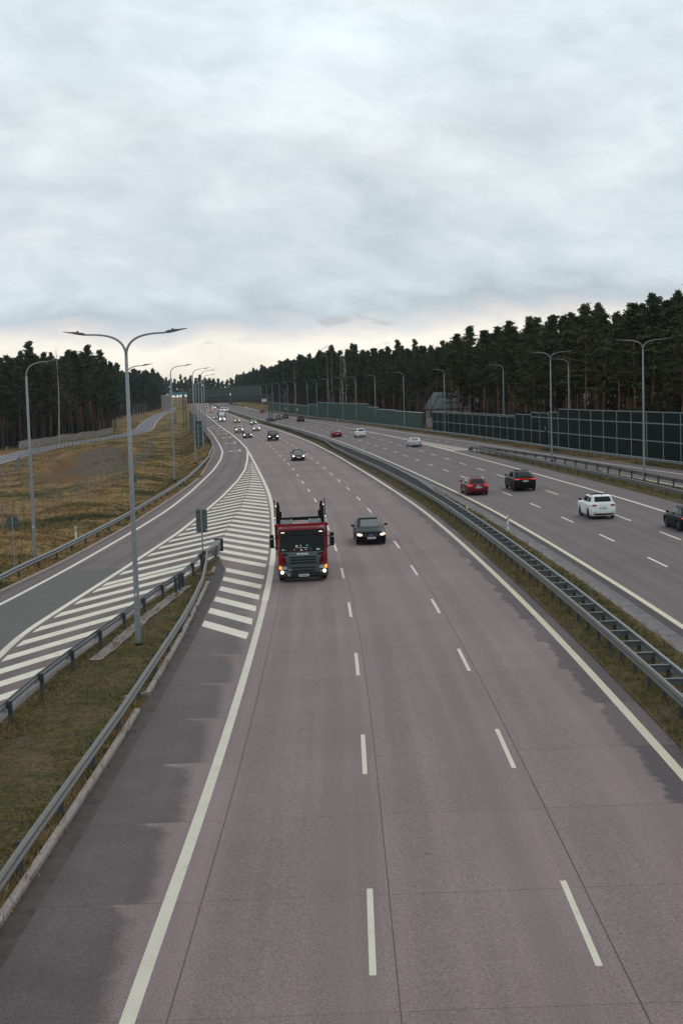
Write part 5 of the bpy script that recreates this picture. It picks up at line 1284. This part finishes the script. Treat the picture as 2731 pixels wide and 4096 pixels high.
    if dark_roof: part('sunroof', [('top', [(-wt * .8, S.yr2 + .55), (wt * .8, S.yr2 + .55), (wt * .8, S.yf2 - .1), (-wt * .8, S.yf2 - .1)])], GLASS_DARK)
    if not far and going > 0:
        mb = MB(); mb.bar((0, S.yr2 + .15, H - .02), (0, S.yr2 + .05, H + .07), .03, .04); mb.build('aerial', BLACKP, root)
        part('wiper', [('rear', [(-.05, z0 + .075), (.42, z0 + .085), (.42, z0 + .105), (-.05, z0 + .11)], dict(off=.02, nu=4, nv=1))], BLACKP)
        part('rear_reflector', [('rear', [(-hw * .85, S.zb + .27), (-hw * .58, S.zb + .27), (-hw * .58, S.zb + .30), (-hw * .85, S.zb + .30)], dict(nv=1)), ('rear', [(hw * .85, S.zb + .27), (hw * .58, S.zb + .27), (hw * .58, S.zb + .30), (hw * .85, S.zb + .30)], dict(nv=1))], TAIL)
    if emblem == 'ring':
        h = S.bvh.ray_cast(Vector((0, 9, gz)), Vector((0, -1, 0)))[0]; mb = MB(); n = 18
        vs = [(r_ * math.cos(2 * math.pi * k / n), h.y + .03, gz - .03 + r_ * math.sin(2 * math.pi * k / n)) for r_ in (.055, .085) for k in range(n)]
        mb.add(vs, [(k, (k + 1) % n, n + (k + 1) % n, n + k) for k in range(n)]); e = mb.build('emblem_ring', CHROME, root)
        mb = MB(); mb.box((0, h.y + .03, gz - .03), (.10, .01, .035)); mb.build('emblem_bar', PLATE_BLUE, e)
        part('grille_diagonal', [('front', [(hw * .40, gz - .12), (hw * .44, gz - .12), (-hw * .40, gz + .05), (-hw * .44, gz + .05)], dict(off=.022, nv=3))], STEEL)
    if emblem == 'horseshoe':
        part('grille_frame', [('front', [(-.36, gz - .03), (-.30, gz - .03), (-.16, gz + .05), (-.24, gz + .05)], dict(off=.03)), ('front', [(.30, gz - .03), (.36, gz - .03), (.24, gz + .05), (.16, gz + .05)], dict(off=.03)), ('front', [(-.24, gz - .10), (.24, gz - .10), (.22, gz - .07), (-.22, gz - .07)], dict(off=.03))], CHROME)
    if emblem == 'letters': part('badge', [('rear', [(-.24 + .12 * k, pz + .13), (-.19 + .12 * k, pz + .13), (-.19 + .12 * k, pz + .165), (-.24 + .12 * k, pz + .165)], dict(off=.008, nu=1, nv=1)) for k in range(5)], STEEL)
    if emblem == 'oval': part('badge', [('rear', [(-.12, pz + .15), (.12, pz + .15), (.12, pz + .19), (-.12, pz + .19)], dict(off=.008, nu=2, nv=1))], CHROME)
    return root
CB = paint('near_black', (.0035, .004, .005)); CB.node_tree.nodes['Principled BSDF'].inputs['Coat Weight'].default_value = .22; CB.node_tree.nodes['Principled BSDF'].inputs['Specular IOR Level'].default_value = .04; CGREY = paint('dark_grey', (.045, .045, .047)); CRED = paint('wine_red', (.145, .010, .018)); CWHITE = paint('white', (.70, .71, .71)); CSILV = paint('silver', (.40, .42, .44))
CBEIGE = paint('beige', (.33, .28, .21)); CGREEN = paint('grey_green', (.18, .21, .19)); CMIDG = paint('mid_grey', (.14, .14, .145)); CDRED = paint('dark_red', (.06, .014, .016)); CBRIGHT = paint('bright_red', (.25, .015, .02)); CSOFT = M('soft_top_fabric', (.010, .010, .011), .9)
def car_at(px, py, *a, **k):
    x, y = at(px, py); return car(x, y, *a, **k)
# coming towards the bridge
car_at(1486, 2181, -1, 'sedan', CB, 'black sedan with lit headlights right of the car transporter lorry', 4.63, 1.87, 1.48, plate='BI 47821', emblem='ring')
car_at(1195, 1844, -1, 'cabrio', CGREY, 'grey convertible with closed black soft top and lit headlights', 4.6, 1.78, 1.44, top=CSOFT, plate=None, emblem='horseshoe')
car_at(1095, 1764, -1, 'suv', CB, 'big black off-road car behind the grey convertible', 4.9, 1.98, 1.85, far=1, rails='black')
car_at(992, 1753, -1, 'hatch', CDRED, 'dark maroon hatchback in front of the beige off-road car', 4.3, 1.77, 1.46, far=1)
car_at(959, 1733, -1, 'suv', CBEIGE, 'beige off-road car just behind the maroon hatchback', 4.64, 1.85, 1.72, far=1, rails='black')
car_at(1027.6, 1725, -1, 'hatch', CSILV, 'bright silver hatchback in the middle of the coming traffic', 4.2, 1.72, 1.46, far=1)
car_at(1016, 1699.5, -1, 'sedan', CGREEN, 'grey green sedan in the lane nearest the median', 4.5, 1.76, 1.45, far=1)
car_at(950, 1691, -1, 'hatch', CBEIGE, 'pale beige hatchback with glaring lights beside the box van', 4.2, 1.73, 1.48, far=1)
car_at(864, 1677, -1, 'sedan', CMIDG, 'grey car half hidden behind the white box van', 4.5, 1.78, 1.46, far=1)
car_at(906.6, 1648.5, -1, 'van', CWHITE, 'white delivery van beyond the box van near the median', 5.2, 1.95, 2.05, far=1, cat='van')
car_at(890, 1647, -1, 'van', CWHITE, 'white van roof showing above the box van', 5.2, 1.95, 2.0, far=1, cat='van')
car_at(843, 1649.5, -1, 'sedan', CBRIGHT, 'small far red car coming on beyond the box van', 4.4, 1.76, 1.46, far=2)
car_at(858, 1637, -1, 'suv', CWHITE, 'far white and black off-road car coming on under the sign gantry', 4.6, 1.85, 1.7, far=2)
car_at(827.5, 1630.6, -1, 'sedan', CB, 'far black car in the outermost coming lane under the gantry', 4.5, 1.8, 1.46, far=2)
car_at(847, 1627, -1, 'hatch', CSILV, 'far silver car under the gantry', 4.2, 1.75, 1.5, far=2)
car_at(830, 1617, -1, 'sedan', CSILV, 'tiny silver car with lights at the far bend', 4.5, 1.8, 1.46, far=2)
car_at(849, 1613.5, -1, 'suv', CMIDG, 'tiny grey car with glaring lights below the sign boards', 4.6, 1.85, 1.7, far=2)
car_at(839, 1611.5, -1, 'sedan', CWHITE, 'tiny white car farthest away below the sign boards', 4.6, 1.85, 1.5, far=2)
car_at(823, 1613, -1, 'hatch', CDRED, 'tiny dark red car at the far bend by the lamp posts', 4.3, 1.8, 1.5, far=2)
# driving away
car_at(1914, 1982, 1, 'wagon', CRED, 'wine red estate car with lit tail lights and chrome roof rails', 4.73, 1.84, 1.45, rim=RIM_DARK, plate='WZ 3157J', rails='chrome', dark_roof=True, emblem='oval')
car_at(2102, 1965, 1, 'coupe_suv', CB, 'black coupe-like off-road car with full width red light bar', 4.99, 2.0, 1.70, rim=RIM_DARK, plate='WY 4770A', bar=True, dark_roof=True)
car_at(2414, 2078, 1, 'suv', CWHITE, 'white off-road car with black roof rails in the middle lane', 4.38, 1.84, 1.62, lit=False, rim=RIM_DARK, plate='GLE FF01', rails='black', clad=False, dark_roof=True, emblem='letters')
car(21.33, 84.3, 1, 'wagon', CB, 'black older estate car cut off by the right edge of the photo', 4.5, 1.72, 1.45, rails='black')
car_at(1665, 1789, 1, 'sedan', CSILV, 'silver four door coupe beside the striped diverging area', 4.9, 1.87, 1.43, plate=None, far=0)
car_at(1445, 1750, 1, 'suv', CWHITE, 'white compact off-road car with black trim beside the red sedan', 4.45, 1.83, 1.64, far=1, clad=True, rim=RIM_DARK)
car_at(1350, 1749, 1, 'sedan', CRED, 'wine red sedan driving away beside the white off-road car', 4.85, 1.86, 1.47, far=1)
car_at(1206, 1688, 1, 'suv', CB, 'far black off-road car with bright tail lights before the light green wall', 4.6, 1.9, 1.68, far=1)
car_at(1115, 1680, 1, 'hatch', CMIDG, 'far dark grey hatchback driving away near the gantry leg', 4.35, 1.8, 1.6, far=1)
car_at(1143, 1675.6, 1, 'suv', CGREY, 'far grey off-road car driving away beside the dark grey hatchback', 4.5, 1.85, 1.62, far=1, lit=False)
car_at(1050, 1652, 1, 'hatch', CBRIGHT, 'far bright red car driving away between gantry leg and speed sign', 4.2, 1.8, 1.55, far=1)
car_at(972, 1627.6, 1, 'sedan', CB, 'far black car driving away nearest of three small dark cars', 4.5, 1.8, 1.46, far=2)
car_at(949, 1620.7, 1, 'sedan', CDRED, 'far maroon car driving away under the sign boards', 4.5, 1.8, 1.46, far=2)
car_at(924.5, 1619.4, 1, 'suv', CB, 'far black off-road car driving away under the sign boards', 4.6, 1.9, 1.75, far=2)
car_at(909.7, 1609.4, 1, 'sedan', CBRIGHT, 'tiny bright red car farthest along the right carriageway', 4.6, 1.85, 1.5, far=2)

def box_van():
    x, y = at(890, 1688.5); m_ = slope(xR, y)
    root = empty('box_van', (x, y, zz(x)), math.pi - math.atan(m_), 'white box van with dark edged cargo box and tall white roof fairing', 'van', 'vehicles coming towards the bridge', roll=True)
    # local +y is the front; the nose stands at the origin
    S = Shell('van', 5.4, 1.98, 2.15, .35); dy = -2.7
    mb = MB(); mb.add([(v[0], v[1] + dy, v[2]) for v in S.bv], S.bf); mb.add([(v[0], v[1] + dy, v[2]) for v in S.gv], S.gf); mb.build('cab', CWHITE, root, True)
    def part(n, items, mt):
        mb = MB()
        for it in items:
            V, F = S.patch(*it[:2], **(it[2] if len(it) > 2 else {})); mb.add([(v[0], v[1] + dy, v[2]) for v in V], F)
        mb.build(n, mt, root, True, recalc=False)
    part('windscreen', [('front', [(-.82, 1.42), (.82, 1.42), (.74, 1.98), (-.74, 1.98)], dict(nu=8, nv=5))], GLASS)
    part('grille', [('front', [(-.45, .72), (.45, .72), (.5, .92), (-.5, .92)])], BLACKP); part('bumper', [('front', [(-.85, .30), (.85, .30), (.85, .5), (-.85, .5)])], BLACKP)
    for sx in (-1, 1):
        part('headlight', [('front', [(sx * .56, .88), (sx * .88, .90), (sx * .86, 1.10), (sx * .62, 1.02)], dict(off=.02))], HEAD_ON)
        mb = MB(); mb.box((sx * 1.16, -1.0, 1.55), (.2, .12, .36)); mb.build('mirror', BLACKP, root)
    mb = MB(); mb.prism([(-1.15, .75), (1.15, .75), (1.15, 3.35), (-1.15, 3.35)], -8.2, -2.05); mb.build('cargo_box', M('cargo_box_dark', (.03, .032, .034), .6), root)
    mb = MB(); mb.add([(-.98, -2.0, 2.1), (.98, -2.0, 2.1), (.98, -2.0, 3.2), (-.98, -2.0, 3.2), (-.8, -1.05, 2.12), (.8, -1.05, 2.12), (.86, -1.75, 3.1), (-.86, -1.75, 3.1)], [(4, 5, 6, 7), (0, 4, 7, 3), (1, 2, 6, 5), (3, 7, 6, 2), (0, 1, 5, 4)]); mb.build('roof_fairing', CWHITE, root)
    mb = MB(); mb.box((0, -2.7 + 2.725, .62), (.5, .03, .11)); mb.build('licence_plate', PLATE, root)
    for wy in (-.9, -6.3):
        for sx in (-1, 1):
            mb = MB(); mb.disc((sx * .88, wy, .35), .35, .22, 'x', 20); mb.build('wheel', RUBBER, root)
box_van()

def lorry():
    gx, gy = -1.98, 69.6; m_ = slope(xL, 72)
    root = empty('car_transporter', (gx, gy, zz(gx)), math.pi - math.atan(m_) + R(1.5), 'red empty car transporter lorry with grey grille, nearest vehicle coming on', 'lorry', 'vehicles coming towards the bridge', roll=True)
    RED = paint('lorry_red', (.215, .007, .017)); GRILLE = M('lorry_grille_grey', (.060, .078, .088), .4, .1, coat=.3); DK = M('lorry_dark_plastic', (.010, .013, .014), .6)
    # in local space +y is ahead (towards the viewer); x grows to the left of the picture
    w_ = 1.24
    def loft(secs, z_only=False):
        """secs: list of (z, half width, y front, y back, corner)"""
        vs = []; N = 0
        for z, hw, yf, yb, c in secs:
            ring = [(-hw, yb), (hw, yb), (hw, yf - c), (hw - c * .35, yf - c * .3), (hw - c, yf), (0, yf + .03), (-hw + c, yf), (-hw + c * .35, yf - c * .3), (-hw, yf - c)]; N = len(ring); vs += [(a, b, z) for a, b in ring]
        fs = [(i * N + k, i * N + (k + 1) % N, (i + 1) * N + (k + 1) % N, (i + 1) * N + k) for i in range(len(secs) - 1) for k in range(N)]
        return vs, fs + [tuple(range(N))[::-1], tuple((len(secs) - 1) * N + k for k in range(N))]
    mb = MB(); mb.add(*loft([(.92, w_, -.03, -1.75, .22), (1.3, w_, -.02, -1.75, .24), (1.55, w_, -.04, -1.75, .24), (2.45, w_ - .05, -.30, -1.75, .22), (2.66, w_ - .08, -.42, -1.72, .26), (2.74, w_ - .16, -.62, -1.68, .30)])); mb.build('cab', RED, root, False)
    mb = MB(); mb.add(*loft([(.22, w_ - .04, -.05, -1.0, .22), (.34, w_, .02, -1.0, .2), (.62, w_, .03, -1.0, .2), (.93, w_ - .01, -.01, -1.0, .24)])); mb.build('bumper', DK, root)
    # windscreen: a dark raked pane proud of the cab
    def pane(name, pts, mt, t=.02, parent=root):
        mb = MB(); a = [Vector(p) for p in pts]; n = (a[1] - a[0]).cross(a[2] - a[1]).normalized()
        if n.y < 0: n = -n
        k = len(a); vs = [p + n * t for p in a] + [p - n * .05 for p in a]
        mb.add(vs, [tuple(range(k)), tuple(range(2 * k - 1, k - 1, -1))] + [(i, (i + 1) % k, k + (i + 1) % k, k + i) for i in range(k)]); return mb.build(name, mt, parent)
    yz = lambda z: float(np.interp(z, [.92, 1.3, 1.55, 2.45, 2.66], [.0, .01, -.01, -.27, -.39])) + .01
    gl = pane('windscreen', [(-1.12, yz(1.56), 1.56), (1.12, yz(1.56), 1.56), (1.08, yz(2.38), 2.38), (-1.08, yz(2.38), 2.38)], M('lorry_glass', (.004, .006, .006), .06, 0, ior=1.28), .03)
    mb = MB(); mb.add(*[[(-1.12, yz(2.36) + .10, 2.36), (1.12, yz(2.36) + .10, 2.36), (1.14, yz(2.6) + .06, 2.60), (-1.14, yz(2.6) + .06, 2.60), (-1.12, yz(2.36), 2.40), (1.12, yz(2.36), 2.40), (1.14, yz(2.6) - .1, 2.62), (-1.14, yz(2.6) - .1, 2.62)], [(0, 1, 2, 3), (7, 6, 5, 4), (0, 4, 5, 1), (1, 5, 6, 2), (2, 6, 7, 3), (3, 7, 4, 0)]]); vis = mb.build('sun_visor', BLACKP, root)
    for sx in (-1, 1):
        mb = MB()
        for k in range(4): mb.box((sx * (.88 + .045 * k), yz(2.5) + .09, 2.50), (.028, .02, .022))
        mb.build('marker_lamp', M('marker_lamp', (1, .8, .6), .3, emit=4, ecol=(1, .72, .5)), vis)
    # things on the dashboard behind the glass
    dash = [((-.78, 1.64), (.16, .06), PLATE), ((-.42, 1.66), (.09, .08), M('dash_teal', (.05, .35, .33), .5)), ((-.18, 1.64), (.12, .05), PLATE), ((.05, 1.62), (.11, .06), PLATE), ((.40, 1.65), (.10, .06), M('dash_orange', (.35, .07, .03), .5)), ((.86, 1.65), (.08, .06), M('dash_green', (.03, .2, .06), .5)), ((.98, 1.66), (.06, .06), PLATE), ((.02, 1.74), (.64, .015), PLATE), ((.28, 1.83), (.10, .07), PLATE), ((.08, 1.84), (.04, .08), PLATE), ((-.24, 1.84), (.08, .08), M('dash_teal', (.05, .35, .33), .5))]
    for (x, z), (a, b), mt in dash:
        mb = MB(); mb.box((x, yz(z) + .045, z), (a, .008, b), 0, .28); mb.build('dashboard_item', mt, gl)
    for sx in (-1, 1):
        mb = MB(); mb.bar((sx * .1, yz(1.6) + .05, 1.58), (sx * .1 - .55, yz(1.68) + .05, 1.68), .02, .02); mb.build('wiper', BLACKP, root)
    # grey grille, wider at the top, with dark slots
    pane('grille', [(-.80, .035, .52), (.80, .035, .52), (.82, .05, .95), (-.82, .05, .95)], GRILLE, .03)
    gr = pane('upper_grille', [(-.80, .045, .97), (.80, .045, .97), (.86, .05, 1.24), (1.06, yz(1.54) + .02, 1.54), (-1.06, yz(1.54) + .02, 1.54), (-.86, .05, 1.24)], GRILLE, .03)
    for z, hw_, yo in ((.585, .56, .075), (.74, .60, .078), (.985, .62, .088), (1.13, .62, .088), (1.27, .64, .085)):
        mb = MB(); mb.prism([(-hw_, z - .03), (hw_, z - .03), (hw_ + .03, z + .035), (-hw_ - .03, z + .035)], yo - .02, yo + .006); mb.build('grille_slot', UNDER, gr)
        mb = MB(); mb.prism([(-hw_ - .06, z - .05), (hw_ + .06, z - .05), (hw_ + .06, z - .035), (-hw_ - .06, z - .035)], yo - .02, yo + .03); mb.build('grille_bar', GRILLE, gr)
    for sx in (-1, 1):
        mb = MB(); mb.prism([(sx * .70, 1.36), (sx * .95, 1.38), (sx * 1.02, 1.50), (sx * .78, 1.46)], .05, .098); mb.build('air_inlet', UNDER, gr)
        mb = MB(); mb.prism([(sx * .94, 1.02), (sx * 1.02, 1.02), (sx * 1.02, 1.22), (sx * .94, 1.22)], -.05, .02); mb.build('corner_vent', UNDER, root)
        mb = MB(); mb.prism([(sx * .78, .68), (sx * 1.06, .68), (sx * 1.08, .84), (sx * .80, .83)], -.06, .055); h = mb.build('headlight', HEAD_OFF, root)
        mb = MB(); mb.prism([(sx * 1.07, .68), (sx * 1.20, .69), (sx * 1.20, .85), (sx * 1.09, .84)], -.16, .02); mb.build('turn_signal', AMBER, root)
        mb = MB(); mb.disc((sx * 1.06, .06, .545), .075, .04, 'y', 16); mb.build('fog_lamp', HEAD_ON, root)
        mb = MB(); mb.disc((sx * .88, .055, .545), .05, .03, 'y', 14); mb.build('side_lamp', HEAD_OFF, root)
        # tall double mirrors on brackets
        mb = MB(); mb.box((sx * 1.50, -.22, 1.98), (.22, .14, .44)); mb.box((sx * 1.50, -.22, 2.33), (.20, .14, .18)); mi = mb.build('mirror', BLACKP, root)
        mb = MB(); mb.bar((sx * 1.16, -.3, 2.27), (sx * 1.45, -.22, 2.22), .04, .04); mb.bar((sx * 1.18, -.2, 1.72), (sx * 1.45, -.22, 1.80), .05, .05); mb.build('mirror_bracket', BLACKP, mi)
        mb = MB(); mb.box((sx * 1.245, -.95, 1.95), (.012, .75, .62)); mb.build('side_window', GLASS_DARK, root)
    def lettering(txt, size, x, y, z, mt, name, sxx=1.0, tilt=0.0, bold=.004, parent=root):
        vs, fs = text_verts(txt, size, bold); mb = MB(); mb.add([(x - v[0] * sxx, y - v[1] * tilt, z + v[1]) for v in vs], fs); return mb.build(name, mt, parent, recalc=False)
    lettering('SCANIA', .135, 0, .105, 1.435, M('badge_letters', (.62, .62, .60), .4, .4), 'front_lettering', 1.2, .12, .006)
    lettering('P 380', .075, .66, .09, .66, M('badge_letters', (.62, .62, .60), .4, .4), 'model_lettering', 1.15, 0, .002)
    mb = MB(); mb.box((0, .075, .36), (.55, .02, .12)); p = mb.build('licence_plate', PLATE, root); mb = MB(); mb.box((.25, .088, .36), (.05, .006, .12)); mb.build('plate_strip', PLATE_BLUE, p)
    lettering('NP-8618', .118, -.02, .092, .36, INK, 'plate_number', .98, 0, .003, p)
    n = 20; mb = MB(); vs = [(.72 + r_ * math.cos(2 * math.pi * k / n), .075, .42 + r_ * math.sin(2 * math.pi * k / n)) for r_ in (.072, .085) for k in range(n)]; mb.add(vs, [(k, (k + 1) % n, n + (k + 1) % n, n + k) for k in range(n)]); e = mb.build('badge_ring', PLATE, root)
    lettering('L', .11, .72, .076, .42, PLATE, 'badge_letter', 1, 0, .003, e)
    # roof frame of the transporter: red cross bar, platform, uprights behind the cab
    mb = MB(); mb.box((0, -.48, 2.84), (2.68, .10, .13)); mb.build('cross_bar', RED, root)
    for sx in (-1, 1):
        mb = MB(); mb.bar((sx * 1.30, -.48, 2.82), (sx * 1.30, -2.3, 2.90), .09, .16); mb.build('side_beam', M('platform_grey', (.24, .25, .27), .55, .2), root)
        mb = MB(); mb.bar((sx * 1.26, -.46, 2.78), (sx * 1.24, -.5, 1.6), .06, .06); mb.build('cab_bar', RED, root)
        mb = MB(); mb.box((sx * .72, -1.35, 2.90), (.62, .8, .06)); mb.box((sx * .72, -1.05, 2.98), (.62, .06, .05)); mb.box((sx * .72, -1.65, 2.98), (.62, .06, .05)); mb.box((sx * .46, -1.35, 2.97), (.05, .7, .10)); mb.box((sx * .92, -1.35, 2.97), (.05, .7, .10)); mb.build('wheel_tray', M('platform_grey', (.24, .25, .27), .55, .2), root)
        up = MB(); up.box((sx * 1.13, -2.6, 2.35), (.20, .24, 2.7)); up.box((sx * 1.12, -2.58, 3.75), (.11, .12, .2)); up.box((sx * .99, -2.75, 2.0), (.10, .14, 2.7)); up.bar((sx * 1.12, -2.4, 3.55), (sx * 1.02, -2.2, 2.9), .07, .07); up.build('hoist_post', BLACKP, root)
        up = MB(); up.box((sx * 1.30, -2.9, 2.5), (.05, .06, 2.9)); up.box((sx * 1.30, -5.5, 2.3), (.06, .08, 2.4)); up.build('guide_pole', BLACKP, root)
        up = MB(); up.box((sx * 1.22, -2.46, 3.66), (.05, .03, .06)); up.box((sx * 1.30, -2.46, 3.05), (.05, .03, .05)); up.build('marker_lamp', HEAD_DIM, root)
        mb = MB(); mb.box((sx * 1.12, -5.6, 1.25), (.16, 6.4, .24)); mb.build('deck_rail', BLACKP, root)
        mb = MB(); mb.box((sx * .62, -5.8, 1.28), (.55, 6.0, .06)); mb.build('loading_ramp', STEEL_DARK, root)
    mb = MB(); mb.box((0, -2.45, 2.98), (2.2, .18, .16)); mb.build('rear_cross_bar', BLACKP, root)
    mb = MB(); mb.box((0, -4.7, .82), (.85, 7.6, .26)); mb.build('chassis', UNDER, root)
    for wy in (-1.35, -5.8, -7.1):
        for sx in (-1, 1):
            mb = MB(); mb.disc((sx * 1.05, wy, .50), .50, .32, 'x', 26); wh = mb.build('wheel', RUBBER, root)
            mb = MB(); mb.disc((sx * 1.20, wy, .50), .29, .06, 'x', 20); mb.build('rim', STEEL_OLD, wh)
lorry()

# ------------------------------------------------------------------ thin damp air that greys the distance
def build_haze():
    mt = bpy.data.materials.new('damp_air'); mt.use_nodes = True; t = NT(mt.node_tree); t.n.clear()
    out = t.new('ShaderNodeOutputMaterial'); v = t.new('ShaderNodeVolumePrincipled'); v.inputs['Density'].default_value = HAZE; t.put(v.inputs['Color'], (.80, .88, .95)); v.inputs['Anisotropy'].default_value = .2
    t.l.new(v.outputs[0], out.inputs['Volume'])
    mb = MB(); mb.box((0, 1470, 18), (3900, 3160, 50)); o = mb.build('haze', mt); tag(o, kind='stuff')
HAZE = .00005
build_haze()
